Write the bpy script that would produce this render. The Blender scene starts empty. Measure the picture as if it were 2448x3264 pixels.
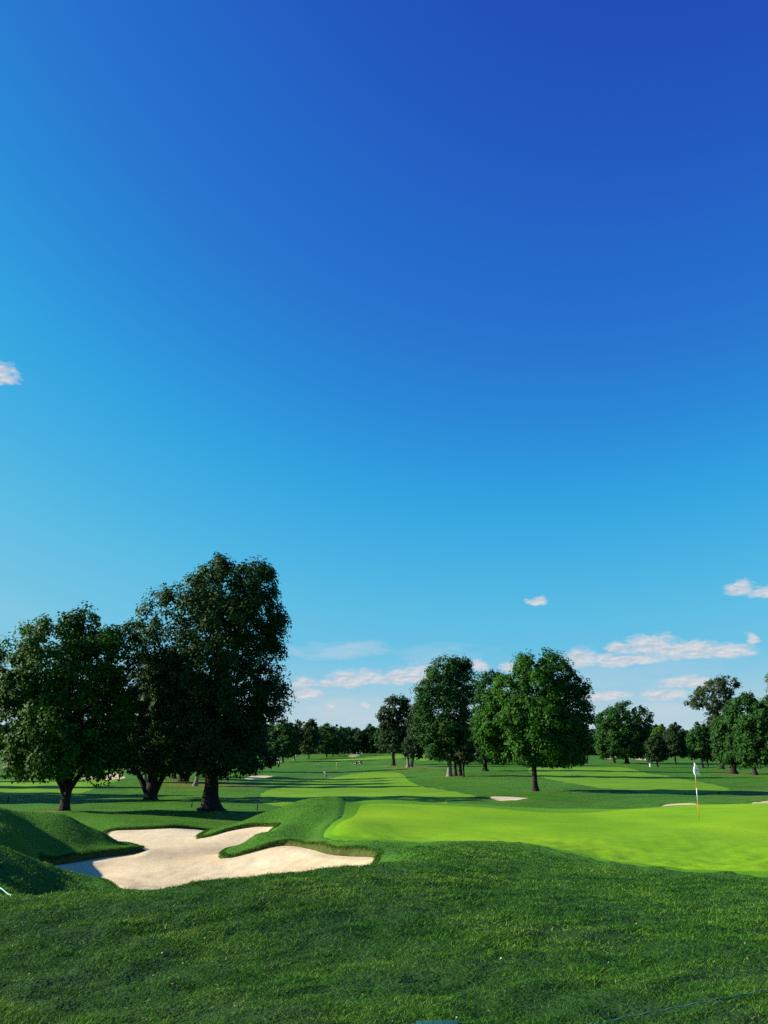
import bpy, bmesh, math, random
import numpy as np
from mathutils import Vector, Matrix
from mathutils.geometry import delaunay_2d_cdt

# ------------------------------------------------------------------ camera, sky, sun, exposure
sc = bpy.context.scene
COL = sc.collection
EYE = 1.65                      # eye height above the turf the photographer stands on
PITCH = 15.1                    # degrees the phone is tilted up
FPX = 2822.0                    # focal length in pixels of the 2448 x 3264 photograph
CX, CY, HOR = 1224.0, 1632.0, 2393.5

cam = bpy.data.objects.new('camera', bpy.data.cameras.new('camera'))
COL.objects.link(cam)
sc.camera = cam
cam.data.sensor_fit = 'VERTICAL'
cam.data.sensor_height = 24.0
cam.data.lens = FPX / 3264.0 * 24.0
cam.data.clip_start = 0.05
cam.data.clip_end = 12000
cam.location = (0, 0, EYE)
cam.rotation_euler = (math.radians(90 + PITCH), 0, 0)

SUN_EL, SUN_AHEAD = 23.0, 5.0   # low sun from the left, a touch ahead of the camera
sun = bpy.data.objects.new('sun', bpy.data.lights.new('sun', 'SUN'))
COL.objects.link(sun)
sun.data.energy = 5.0
sun.data.angle = math.radians(0.5)
sun.data.color = (1.0, 0.90, 0.74)
_a, _e = math.radians(SUN_AHEAD), math.radians(SUN_EL)
to_sun = Vector((-math.cos(_a) * math.cos(_e), math.sin(_a) * math.cos(_e), math.sin(_e)))
sun.rotation_euler = to_sun.to_track_quat('Z', 'Y').to_euler()

sc.view_settings.view_transform = 'Standard'
sc.view_settings.look = 'None'
sc.view_settings.gamma = 1
sc.view_settings.exposure = 1.3
sc.cycles.use_denoising = False
sc.cycles.max_bounces = 6
sc.cycles.diffuse_bounces = 3
sc.cycles.transmission_bounces = 4
sc.cycles.transparent_max_bounces = 8


def lin(r, g, b):
    f = lambda c: c / 12.92 if c <= 0.04045 else ((c + 0.055) / 1.055) ** 2.4
    return (f(r / 255), f(g / 255), f(b / 255), 1)


def pix_dir(px, py):
    u, v = (px - CX) / FPX, (CY - py) / FPX
    p = math.radians(PITCH)
    d = Vector((u, math.cos(p) - v * math.sin(p), math.sin(p) + v * math.cos(p)))
    return d.normalized()


def azel(px, py):
    d = pix_dir(px, py)
    return math.atan2(d.x, d.y), math.asin(d.z)


class N:
    """small helper round a node tree"""
    def __init__(s, nt):
        s.nt = nt

    def add(s, typ, ins=None, **kw):
        n = s.nt.nodes.new(typ)
        for k, v in kw.items():
            setattr(n, k, v)
        for k, v in (ins or {}).items():
            if hasattr(v, 'is_linked') or isinstance(v, bpy.types.NodeSocket):
                s.nt.links.new(v, n.inputs[k])
            else:
                n.inputs[k].default_value = v
        return n

    def math(s, op, a, b=0.0, c=None, clamp=False):
        n = s.add('ShaderNodeMath', {0: a, 1: b}, operation=op, use_clamp=clamp)
        if c is not None:
            if isinstance(c, bpy.types.NodeSocket):
                s.nt.links.new(c, n.inputs[2])
            else:
                n.inputs[2].default_value = c
        return n.outputs[0]

    def ramp(s, fac, stops, interp='LINEAR'):
        n = s.add('ShaderNodeValToRGB', {0: fac})
        e = n.color_ramp
        e.interpolation = interp
        while len(e.elements) < len(stops):
            e.elements.new(0.5)
        for el, (p, c) in zip(e.elements, stops):
            el.position = p
            el.color = c if len(c) == 4 else (*c, 1)
        return n.outputs[0]

    def mix(s, fac, a, b, mode='MIX'):
        n = s.add('ShaderNodeMix', data_type='RGBA', blend_type=mode)
        for i, v in ((0, fac), (6, a), (7, b)):
            if isinstance(v, bpy.types.NodeSocket):
                s.nt.links.new(v, n.inputs[i])
            elif i == 0:
                n.inputs[i].default_value = v
            else:
                n.inputs[i].default_value = v if len(v) == 4 else (*v, 1)
        return n.outputs[2]

    def noise(s, vec, scale, detail=3, rough=0.55, dist=0.0, dims='3D'):
        n = s.add('ShaderNodeTexNoise', {'Vector': vec, 'Scale': scale, 'Detail': detail,
                                         'Roughness': rough, 'Distortion': dist}, noise_dimensions=dims)
        return n.outputs[0]


def build_world():
    w = bpy.data.worlds.new('World')
    sc.world = w
    w.use_nodes = True
    nt = w.node_tree
    n = N(nt)
    bg = nt.nodes['Background']
    sky = n.add('ShaderNodeTexSky', sky_type='NISHITA', sun_disc=False)
    sky.sun_elevation = math.radians(SUN_EL)
    sky.sun_rotation = math.radians(-90 + SUN_AHEAD)
    sep = n.add('ShaderNodeSeparateColor', {0: sky.outputs[0]})
    # grade the physical sky to the saturated blue of the photograph
    val = n.math('MULTIPLY', sep.outputs[1], 0.2)
    col = n.ramp(val, [(0.20, lin(30, 66, 172)), (0.254, lin(34, 77, 183)), (0.32, lin(37, 106, 202)), (0.395, lin(42, 121, 209)),
                       (0.505, lin(46, 162, 225)), (0.62, lin(70, 176, 226)), (0.74, lin(90, 188, 227)),
                       (0.92, lin(118, 197, 228)), (1.0, lin(134, 201, 226))], 'B_SPLINE')
    # clouds, in the direction they lie
    tc = n.add('ShaderNodeTexCoord')
    xyz = n.add('ShaderNodeSeparateXYZ', {0: tc.outputs['Generated']})
    az = n.math('ARCTAN2', xyz.outputs[0], xyz.outputs[1])
    el = n.math('ARCSINE', xyz.outputs[2])
    vec = n.add('ShaderNodeCombineXYZ', {0: n.math('MULTIPLY', az, 60.0), 1: n.math('MULTIPLY', el, 140.0)}).outputs[0]
    # paler air low over the horizon
    low = n.add('ShaderNodeMapRange', {0: el, 1: math.radians(6.5), 2: math.radians(1.0), 3: 0, 4: 1}, interpolation_type='SMOOTHSTEP').outputs[0]
    col = n.mix(low, col, lin(184, 209, 219))
    nz = n.math('SUBTRACT', n.noise(vec, 1.0, 5, 0.58), 0.5)
    nz2 = n.math('SUBTRACT', n.noise(vec, 2.6, 4, 0.6, 0.3), 0.5)
    vecw = n.add('ShaderNodeCombineXYZ', {0: n.math('MULTIPLY', az, 16.0), 1: n.math('MULTIPLY', el, 60.0)}).outputs[0]
    nzw = n.math('SUBTRACT', n.noise(vecw, 1.0, 4, 0.55, 0.6), 0.5)

    wv = n.add('ShaderNodeVectorMath', {0: vec, 1: (0.55, 0.55, 1)}, operation='MULTIPLY').outputs[0]
    wa = n.math('SUBTRACT', n.noise(wv, 1.0, 4, 0.6), 0.5)
    wb = n.math('SUBTRACT', n.noise(n.add('ShaderNodeVectorMath', {0: wv, 1: (31.0, 17.0, 5.0)}, operation='ADD').outputs[0], 1.3, 4, 0.6), 0.5)
    az0, el0 = az, el
    az = n.math('ADD', az, n.math('MULTIPLY', wa, 0.030))
    el = n.math('ADD', el, n.math('MULTIPLY', wb, 0.013))
    # (left, right, top, bottom) in photo pixels: the puffs' directions
    puffs = [(-70, 62, 1166, 1214), (1684, 1746, 1903, 1924), (2306, 2400, 1858, 1890), (2380, 2520, 1876, 1900),
             (1800, 1912, 2074, 2122), (1930, 2010, 2046, 2078), (1980, 2170, 2032, 2076), (2050, 2310, 2050, 2092),
             (2370, 2416, 2024, 2052), (2200, 2410, 2062, 2092), (1920, 2120, 2088, 2112), (1890, 2010, 2090, 2120),
             (930, 1020, 2164, 2188), (1010, 1080, 2168, 2192), (1050, 1160, 2144, 2186), (1120, 1240, 2143, 2178),
             (1225, 1345, 2132, 2176), (1260, 1420, 2124, 2170), (915, 1025, 2198, 2224), (1860, 2010, 2208, 2232),
             (2030, 2190, 2200, 2226), (2106, 2330, 2168, 2190), (2110, 2260, 2155, 2172), (1040, 1075, 2247, 2260),
             (1150, 1182, 2240, 2256), (1500, 1560, 2108, 2132), (1585, 1650, 2112, 2140)]
    tot = None
    shade = None
    for (l, r, t, b) in puffs:
        a0, e0 = azel((l + r) / 2, b * 0.68 + t * 0.32)
        a1, e1 = azel((l + r) / 2, t)
        _, e2 = azel((l + r) / 2, b)
        sa = abs(azel(r, (t + b) / 2)[0] - azel(l, (t + b) / 2)[0]) / 2 * 1.2
        up, dn = (e1 - e0) * 1.5, (e0 - e2) * 1.9
        x = n.math('MULTIPLY', n.math('SUBTRACT', az, a0), 1 / sa)
        y = n.math('SUBTRACT', el, e0)
        y = n.math('MAXIMUM', n.math('MULTIPLY', y, 1 / up), n.math('MULTIPLY', y, -1 / dn))
        rr = n.math('ADD', n.math('MULTIPLY', x, x), n.math('MULTIPLY', y, y))
        m = n.math('SUBTRACT', 1.0, rr)
        tot = m if tot is None else n.math('MAXIMUM', tot, m)
    body = n.math('ADD', tot, n.math('ADD', n.math('MULTIPLY', nz, 1.5), n.math('MULTIPLY', nz2, 0.9)))
    mask = n.add('ShaderNodeMapRange', {0: body, 1: -0.15, 2: 0.95, 3: 0.0, 4: 0.92}, interpolation_type='SMOOTHSTEP').outputs[0]
    inside = n.add('ShaderNodeMapRange', {0: tot, 1: -0.4, 2: 0.0, 3: 0.0, 4: 1.0}).outputs[0]
    mask = n.math('MULTIPLY', mask, inside)
    # relief: the noise sampled a little lower gives lit tops and grey bases
    vlow = n.add('ShaderNodeVectorMath', {0: vec, 1: (0.12, -0.28, 0)}, operation='ADD').outputs[0]
    nlow = n.math('SUBTRACT', n.noise(vlow, 1.0, 5, 0.58), 0.5)
    lit = n.add('ShaderNodeMapRange', {0: n.math('SUBTRACT', nlow, nz), 1: -0.12, 2: 0.14}).outputs[0]
    ccol = n.mix(lit, lin(184, 200, 215), lin(228, 224, 224))
    col = n.mix(mask, col, ccol)
    # thin veils
    for (l, r, t, b, k) in [(860, 1300, 2030, 2110, 0.40), (1200, 1640, 2040, 2130, 0.22), (1700, 2350, 2090, 2200, 0.22),
                            (900, 1320, 2200, 2330, 0.30), (1950, 2300, 2230, 2300, 0.32), (2200, 2500, 2040, 2120, 0.2)]:
        a0, e0 = azel((l + r) / 2, (t + b) / 2)
        sa = abs(azel(r, t)[0] - azel(l, t)[0]) / 2
        se = abs(azel(l, t)[1] - azel(l, b)[1]) / 2
        x = n.math('MULTIPLY', n.math('SUBTRACT', az, a0), 1 / sa)
        y = n.math('MULTIPLY', n.math('SUBTRACT', el, e0), 1 / se)
        m = n.math('SUBTRACT', 1.0, n.math('ADD', n.math('MULTIPLY', x, x), n.math('MULTIPLY', y, y)))
        m = n.add('ShaderNodeMapRange', {0: n.math('ADD', m, n.math('MULTIPLY', nzw, 2.4)), 1: 0.1, 2: 1.3, 3: 0, 4: k},
                  interpolation_type='SMOOTHSTEP').outputs[0]
        m = n.math('MULTIPLY', m, n.add('ShaderNodeMapRange', {0: n.math('ADD', n.math('MULTIPLY', x, x), n.math('MULTIPLY', y, y)),
                                                               1: 0.6, 2: 1.6, 3: 1, 4: 0}).outputs[0])
        col = n.mix(m, col, lin(214, 216, 224))
    fin = n.add('ShaderNodeVectorMath', {0: col, 1: (10 / 2 ** 1.3,) * 3}, operation='MULTIPLY').outputs[0]
    nt.links.new(fin, bg.inputs[0])
    bg.inputs[1].default_value = 0.1        # the ramp is in display light; this undoes the exposure


build_world()

# ------------------------------------------------------------------ helpers
rng = np.random.default_rng(7)
random.seed(7)


def put(o, label=None, cat=None, group=None, kind=None, parent=None):
    if o.name not in COL.objects:
        COL.objects.link(o)
    if label: o['label'] = label
    if cat: o['category'] = cat
    if group: o['group'] = group
    if kind: o['kind'] = kind
    if parent: o.parent = parent
    return o


def np_mesh(name, verts, faces, mat=None, smooth=False, mats=None, midx=None):
    """verts (n,3); faces (m,k) array or list"""
    me = bpy.data.meshes.new(name)
    verts = np.asarray(verts, dtype=np.float32)
    me.vertices.add(len(verts))
    me.vertices.foreach_set('co', verts.ravel())
    if isinstance(faces, np.ndarray):
        m, k = faces.shape
        me.loops.add(m * k)
        me.loops.foreach_set('vertex_index', faces.astype(np.int32).ravel())
        me.polygons.add(m)
        me.polygons.foreach_set('loop_start', np.arange(0, m * k, k, dtype=np.int32))
        me.polygons.foreach_set('loop_total', np.full(m, k, dtype=np.int32))
    else:
        ks = np.array([len(f) for f in faces], dtype=np.int32)
        flat = np.array([i for f in faces for i in f], dtype=np.int32)
        me.loops.add(len(flat))
        me.loops.foreach_set('vertex_index', flat)
        me.polygons.add(len(faces))
        me.polygons.foreach_set('loop_start', np.concatenate([[0], np.cumsum(ks)[:-1]]).astype(np.int32))
        me.polygons.foreach_set('loop_total', ks)
    if mats:
        for m_ in mats: me.materials.append(m_)
    elif mat:
        me.materials.append(mat)
    if midx is not None:
        me.polygons.foreach_set('material_index', np.asarray(midx, dtype=np.int32))
    me.update(calc_edges=True)
    me.validate()
    if smooth:
        me.polygons.foreach_set('use_smooth', np.ones(len(me.polygons), dtype=bool))
    return bpy.data.objects.new(name, me)


class MB:
    """collects shapes into one mesh"""
    def __init__(s):
        s.v, s.f = [], []

    def box(s, x0, x1, y0, y1, z0, z1):
        b = len(s.v)
        s.v += [(x, y, z) for z in (z0, z1) for y in (y0, y1) for x in (x0, x1)]
        s.f += [tuple(b + i for i in q) for q in ((0, 2, 3, 1), (4, 5, 7, 6), (0, 1, 5, 4), (2, 6, 7, 3), (0, 4, 6, 2), (1, 3, 7, 5))]
        return s

    def tube(s, pts, rad, sides=10, wob=0.0, cap=True, flare=None):
        pts = [Vector(p) for p in pts]
        b = len(s.v)
        n = len(pts)
        ref = Vector((1, 0, 0))
        for i, p in enumerate(pts):
            t = (pts[min(i + 1, n - 1)] - pts[max(i - 1, 0)]).normalized()
            a = (ref - t * ref.dot(t))
            if a.length < 1e-3: a = Vector((0, 1, 0)) - t * t.y
            a.normalize()
            c = t.cross(a)
            for k in range(sides):
                th = 2 * math.pi * k / sides
                r = rad[i] * (1 + wob * math.sin(3 * th + i * .7) * .5 + wob * (random.random() - .5))
                s.v.append(tuple(p + a * (r * math.cos(th)) + c * (r * math.sin(th))))
        for i in range(n - 1):
            for k in range(sides):
                k2 = (k + 1) % sides
                s.f.append((b + i * sides + k, b + i * sides + k2, b + (i + 1) * sides + k2, b + (i + 1) * sides + k))
        if cap:
            s.f.append(tuple(b + k for k in reversed(range(sides))))
            s.f.append(tuple(b + (n - 1) * sides + k for k in range(sides)))
        return s

    def obj(s, name, mat, parent=None, smooth=False, bevel=0.0):
        o = np_mesh(name, s.v, s.f, mat, smooth)
        put(o, parent=parent)
        if bevel:
            m = o.modifiers.new('bevel', 'BEVEL'); m.width = bevel; m.segments = 2
        return o


def empty(name, loc, **kw):
    o = bpy.data.objects.new(name, None)
    o.empty_display_size = 0.3
    o.location = loc
    return put(o, **kw)


def at_depth(px, py, D):
    """world point seen at a photo pixel, D metres ahead of the camera"""
    d = pix_dir(px, py)
    return Vector((d.x, d.y, d.z)) * (D / d.y) + Vector((0, 0, EYE))


# ------------------------------------------------------------------ terrain: surveyed spots -> smooth height field
# (photo px, photo py, metres ahead)
S = []
for px in (-500, 0, 500, 1000, 1500, 2000, 2448, 2950):
    S += [(px, None, 2.5, -1.65), (px, None, 5.5, -1.69 + 0.02 * (px > 1200))]
S += [(0, None, 9, -1.80), (0, 2873, 12.5), (0, None, 15, -2.55), (0, 2850, 16.6), (0, 2780, 19), (-300, None, 9, -1.80), (-300, 2868, 12.5), (-300, None, 15.5, -2.5),
      (300, None, 9.5, -1.81), (300, 2853, 13), (300, None, 15.5, -2.6), (300, None, 18, -3.15), (150, 2842, 19.4),
      (600, None, 10, -1.82), (600, 2823, 14), (600, None, 17, -2.62), (600, None, 19, -3.05),
      (900, None, 10, -1.82), (900, 2791, 15.5), (900, None, 18.5, -2.66),
      (1200, None, 10, -1.83), (1200, 2768, 17.5), (1200, None, 20.5, -2.66), (1250, 2735, 21),
      (1300, 2710, 24), (1300, 2692, 27), (1500, 2684, 26.5), (1620, 2686, 26), (1600, None, 10, -1.85), (1600, 2800, 16), (1600, 2718, 22),
      (2000, None, 10, -1.86), (2000, 2830, 15.5), (1900, 2742, 22.5), (2100, 2766, 21.3), (2448, None, 10, -1.87), (2448, 2850, 15.5), (2448, 2797, 19.8),
      (2900, 2830, 18.5), (2900, None, 10, -1.86),
      # green
      (2448, 2720, 24), (2223, 2615, 36), (1600, 2626, 35), (1250, 2634, 33), (1900, 2660, 30), (1500, 2592, 40), (1900, 2604, 40),
      (1160, 2553, 47), (1340, 2557, 48), (1500, 2561, 47.5), (1850, 2577, 45.5), (2100, 2573, 46), (2200, 2567, 46.5), (2448, 2562, 47), (2800, 2562, 47), (2800, 2640, 33),
      (1092, 2599, 37.5), (1066, 2620, 34), (1037, 2648, 31), (1033, 2664, 29.8), (1060, 2675, 28.5), (1120, 2683, 27.8),
      # hidden ground beyond the green
      (1160, None, 56, -3.4), (1500, None, 56, -3.75), (1850, None, 57, -3.95), (2150, None, 60, -4.05), (2448, None, 60, -4.0), (2160, 2574, 71), (2150, 2559, 79), (2448, 2565, 71), (2448, 2552, 80), (2750, None, 60, -4.0), (2750, 2560, 78),
      # mound and fingers left of the green
      (1003, 2546, 43), (1045, 2542, 43.5), (1096, 2549, 44), (1113, 2558, 44), (940, 2557, 43), (834, 2590, 42), (746, 2626, 40.5), (636, 2664, 37.8),
      (716, 2641, 38.6), (796, 2626, 38.9), (889, 2629, 38), (860, None, 39.5, -2.78),
      (720, None, 42.5, -3.48), (800, None, 46, -3.5), (940, None, 48, -3.4), (1045, None, 49, -3.2), (1113, None, 50, -3.0), (860, None, 45.5, -3.4),
      (729, 2709, 31.2), (813, 2658, 33), (889, 2634, 35.8), (712, 2722, 30.6), (741, 2727, 30), (830, 2700, 30.4), (881, 2684, 30.6), (940, 2677, 30.4), (1003, 2687, 29.2),
      (1058, 2700, 27.8), (1130, 2702, 26.6), (1200, 2709, 25.5), (1222, 2722, 24.2), (950, 2640, 34.5), (990, 2600, 38), (1020, 2660, 31),
      (840, None, 35.6, -3.2), (770, None, 33.6, -3.38),
      # ground behind the bunker
      (560, 2636, 42), (360, 2643, 41), (450, 2622, 44), (560, 2620, 47), (500, 2604, 51), (300, 2618, 46), (670, 2583, 62), (560, 2590, 57), (205, 2584, 58), (380, 2590, 58),
      (819, 2585, 63), (100, 2592, 54), (0, 2595, 54), (205, 2562, 80), (0, 2560, 80), (480, 2549, 86), (700, 2547, 88), (100, 2530, 102), (350, 2530, 104), (-300, 2560, 80),
      # left mounds
      (0, 2590, 31.5), (-300, 2570, 28.5), (150, 2590, 35.5), (220, 2603, 35.6), (330, 2650, 35), (440, 2702, 33.3), (155, 2737, 29.7), (250, 2722, 31.0), (300, 2716, 31.7), (380, 2707, 32.7), (440, 2702, 34.3), (155, 2650, 32.3), (300, 2680, 33), (80, 2630, 32.3), (230, 2662, 32.6), (370, 2696, 33.4),
      (150, None, 41, -3.3), (0, None, 41, -3.2), (-300, None, 41, -3.2), (250, None, 38, -3.42), (340, None, 36.5, -3.45), (0, 2620, 30), (0, 2690, 26.8), (80, 2690, 28.3), (0, None, 26.5, -3.1), (120, None, 26.5, -3.4),
      (0, 2700, 22), (-300, 2640, 20.5), (100, 2738, 22.6), (220, 2778, 22.6), (330, 2815, 22.3), (350, 2836, 21.2), (-300, None, 27, -3.0),
      # beyond
      (1224, 2520, 107), (1224, 2537, 92), (1224, None, 65, -3.95), (1600, None, 66, -4.1), (1600, 2546, 84), (1706, 2521, 108), (1950, 2545, 90), (2300, 2540, 96), (2650, 2540, 96),
      (2337, 2467, 190), (2100, 2480, 165), (2000, 2432, 330), (1900, 2411, 480), (1430, 2475, 170), (1545, 2458, 205), (1253, 2440, 270), (1305, 2446, 245),
      (1041, 2483, 182), (1073, 2450, 270), (800, 2470, 200), (880, 2432, 330), (900, 2423, 400), (1140, 2404, 480), (1080, 2412, 420), (1277, 2401, 500), (950, 2407, 480),
      (600, 2470, 200), (600, 2440, 300), (320, 2475, 170), (0, 2485, 155), (0, 2440, 300), (590, 2493, 140), (2448, 2440, 280), (2700, 2465, 190), (1850, 2447, 230), (2200, 2505, 125),
      (1850, 2500, 130), (-300, 2485, 155), (-300, 2440, 300), (1500, 2500, 130), (700, 2510, 120)]
for px in (-500, 0, 600, 1224, 1800, 2448, 2950):
    S += [(px, None, 620, -2.5), (px, None, 1000, -3.5), (px, None, 2500, -7), (px, None, 6000, -16)]


def col_x(px, D, zrel):
    """sideways metres of photo column px at D ahead and zrel from eye level"""
    p = math.radians(PITCH)
    t = zrel / D
    v = (t * math.cos(p) - math.sin(p)) / (math.cos(p) + t * math.sin(p))
    return D * (px - CX) / FPX / (math.cos(p) - v * math.sin(p))


def survey(e):
    px, py, D = e[:3]
    if py is None:
        return col_x(px, D, e[3]), D, e[3]
    p = at_depth(px, py, D)
    return p.x, p.y, p.z - EYE


class TPS:
    K = 2.6

    def __init__(s, pts, lam=2e-4):
        P = np.array(pts, dtype=float)
        s.c = s.warp(P[:, 0], P[:, 1])
        z = P[:, 2]
        n = len(z)
        d = np.hypot(s.c[:, None, 0] - s.c[None, :, 0], s.c[:, None, 1] - s.c[None, :, 1])
        A = s.k(d) + lam * np.eye(n)
        Q = np.c_[np.ones(n), s.c]
        M = np.block([[A, Q], [Q.T, np.zeros((3, 3))]])
        s.w = np.linalg.solve(M, np.r_[z, 0, 0, 0])

    @staticmethod
    def k(d):
        return np.where(d > 1e-9, d * d * np.log(np.maximum(d, 1e-9)), 0)

    def warp(s, x, y):
        r = np.hypot(x, y)
        a = np.clip(np.arctan2(x, y), -0.62, 0.62)
        return np.c_[a * s.K, np.log(np.clip(r, 2.5, 6500))]

    def __call__(s, x, y):
        x = np.atleast_1d(np.asarray(x, float)); y = np.atleast_1d(np.asarray(y, float))
        out = np.empty(len(x))
        for i in range(0, len(x), 20000):
            q = s.warp(x[i:i + 20000], y[i:i + 20000])
            d = np.hypot(q[:, None, 0] - s.c[None, :, 0], q[:, None, 1] - s.c[None, :, 1])
            out[i:i + 20000] = s.k(d) @ s.w[:len(s.c)] + s.w[len(s.c)] + q @ s.w[-2:]
        return out


_H = TPS([survey(e) for e in S])
_back = _H(np.zeros(60), np.geomspace(2.5, 6500, 60))
_backr = np.log(np.geomspace(2.5, 6500, 60))


def H(x, y):
    """turf height (world z) at plan points"""
    x = np.atleast_1d(np.asarray(x, float)); y = np.atleast_1d(np.asarray(y, float))
    z = _H(x, y)
    a = np.abs(np.arctan2(x, y))
    r = np.log(np.clip(np.hypot(x, y), 2.5, 6500))
    w = np.clip((a - 1.2) / 1.5, 0, 1)
    w = w * w * (3 - 2 * w)
    z = z * (1 - w) + np.interp(r, _backr, _back) * w
    # small natural unevenness
    rr = np.hypot(x, y)
    amp = np.clip(rr / 60, 0, 1) * 0.05 + 0.012
    z = z + amp * (np.sin(x * .9 + 1.3 * np.sin(y * .31)) * np.sin(y * .7 + .6 * np.sin(x * .43)))
    # the rough itself is lumpy underfoot
    k = np.clip((34 - rr) / 12, 0, 1) * 0.027
    z = z + k * (np.sin(x * 4.3 + 1.7 * np.sin(y * 2.1)) * np.sin(y * 3.7 + 1.9 * np.sin(x * 1.7)) + .6 * np.sin(x * 9.1 + 2 * np.sin(y * 5.3)) * np.sin(y * 8.3 + 2 * np.sin(x * 4.1)) + .7 * np.sin(x * 1.9 + y * .8) * np.sin(y * 1.6))
    return z + EYE


def h1(x, y):
    return float(H(x, y)[0])


def hit(px, py, dmin=4.0, dmax=900.0):
    """first turf point on the ray through a photo pixel"""
    d = pix_dir(px, py)
    t = np.geomspace(dmin, dmax, 900)
    x, y, z = d.x / d.y * t, t, EYE + d.z / d.y * t
    g = H(x, y)
    i = np.argmax(z < g)
    if not (z < g).any():
        i = int(np.argmin(z - g))
        return Vector((x[i], y[i], g[i]))
    f = 0.5 if i == 0 else (z[i - 1] - g[i - 1]) / ((z[i - 1] - g[i - 1]) + (g[i] - z[i]))
    D = t[max(i - 1, 0)] * (1 - f) + t[i] * f
    return Vector((d.x / d.y * D, D, h1(d.x / d.y * D, D)))


def ground_at(px, D):
    """turf point straight below photo column px, D ahead"""
    X = D * (px - CX) / FPX * math.cos(math.radians(PITCH))
    for _ in range(2):
        X = col_x(px, D, h1(X, D) - EYE)
    return Vector((X, D, h1(X, D)))


def outline(pts, dmin=4.0, step=None, smooth=True):
    P = []
    for e in pts:
        if e[1] is None:
            g = ground_at(e[0], e[2])
        elif len(e) == 3:
            p = at_depth(e[0], e[1], e[2]); g = p
        else:
            g = hit(e[0], e[1], dmin)
        P.append((g.x, g.y))
    P = np.array(P)
    if smooth:      # closed Catmull-Rom
        out = []
        n = len(P)
        for i in range(n):
            p0, p1, p2, p3 = P[i - 1], P[i], P[(i + 1) % n], P[(i + 2) % n]
            L = np.hypot(*(p2 - p1))
            m = max(2, min(24, int(L / (0.25 + 0.006 * np.hypot(*p1)))))
            for t in np.arange(m) / m:
                out.append(.5 * ((2 * p1) + (-p0 + p2) * t + (2 * p0 - 5 * p1 + 4 * p2 - p3) * t * t + (-p0 + 3 * p1 - 3 * p2 + p3) * t ** 3))
        P = np.array(out)
    return P


def inside(poly, x, y):
    x = np.asarray(x); y = np.asarray(y)
    c = np.zeros(len(x), bool)
    x0, y0 = poly[:, 0], poly[:, 1]
    x1, y1 = np.roll(x0, -1), np.roll(y0, -1)
    for a, b, c_, d in zip(x0, y0, x1, y1):
        if b == d: continue
        k = ((b > y) != (d > y)) & (x < (c_ - a) * (y - b) / (d - b) + a)
        c ^= k
    return c


def edge_dist(poly, x, y):
    out = np.full(len(x), 1e9)
    A = poly; B = np.roll(poly, -1, 0)
    for a, b in zip(A, B):
        ab = b - a
        L = ab @ ab + 1e-12
        t = np.clip(((x - a[0]) * ab[0] + (y - a[1]) * ab[1]) / L, 0, 1)
        out = np.minimum(out, np.hypot(x - a[0] - t * ab[0], y - a[1] - t * ab[1]))
    return out


def offset_in(poly, d):
    """inward offset of a plan polygon"""
    n = len(poly)
    area = 0.5 * np.sum(poly[:, 0] * np.roll(poly[:, 1], -1) - np.roll(poly[:, 0], -1) * poly[:, 1])
    t = np.roll(poly, -1, 0) - np.roll(poly, 1, 0)
    t /= np.linalg.norm(t, axis=1)[:, None] + 1e-9
    nr = np.c_[-t[:, 1], t[:, 0]] * (1 if area > 0 else -1)
    return poly + nr * d


# big greenside bunker
B1 = outline([(352, None, 21.6), (290, None, 24.6), (200, None, 26.6), (130, None, 28.7), (155, 2737, 29.7), (250, 2722, 31.0), (300, 2716, 31.7), (380, 2707, 32.7), (440, 2702, 33.3), (446, None, 34.2),
              (420, None, 35.8), (350, None, 38), (325, None, 40), (345, 2643, 41.2), (411, 2644, 41.4), (531, 2641, 41.8), (620, None, 43.3), (741, None, 44.8),
              (735, None, 42.9), (670, None, 40), (636, 2664, 37.7), (716, 2641, 38.4), (796, 2626, 38.7), (889, 2629, 37.8), (850, None, 35.9), (770, None, 33.2), (711, 2722, 30.5),
              (741, 2728, 29.9), (830, 2700, 30.3), (881, 2684, 30.6), (940, 2677, 30.4), (1003, 2687, 29.3), (1058, 2700, 27.8), (1130, 2702, 26.7), (1196, 2709, 25.6), (1216, 2722, 24.4),
              (1196, None, 21.6), (1176, None, 19.6), (1050, None, 19.2), (900, None, 19.3), (700, None, 19.6), (500, None, 20), (400, None, 21)])
SAND = TPS([survey(e) for e in [
    (560, 2641, 41.3), (350, 2647, 40.8), (411, 2648, 41), (500, 2700, 33), (400, 2800, 25), (600, 2758, 28), (750, 2681, 35.5), (800, 2661, 36.8), (870, 2637, 37.6), (716, 2655, 37.9),
    (771, 2643, 38.2), (855, 2632, 38), (741, 2733, 29.7), (830, 2711, 30), (881, 2700, 30.2), (940, 2700, 29.9), (982, 2711, 29.1), (1045, 2727, 27.5), (1108, 2733, 26.4), (1199, 2736, 24.8),
    (1176, 2766, 21.5), (900, 2770, 24.5), (700, 2790, 24.5), (1000, 2760, 24), (700, None, 20.5, -3.3), (400, None, 22, -3.45), (1000, None, 20.5, -2.85), (900, None, 20, -3.0),
    (230, 2770, 26.8), (440, None, 32.9, -3.47), (300, None, 31.2, -3.47), (155, None, 29.2, -3.46), (380, None, 32.2, -3.47), (470, None, 34.5, -3.46), (250, None, 27.5, -3.46), (350, None, 25, -3.46), (620, None, 42.5, -3.46), (741, None, 44, -3.45), (1180, None, 20.5, -2.62)]], 1e-3)

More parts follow.
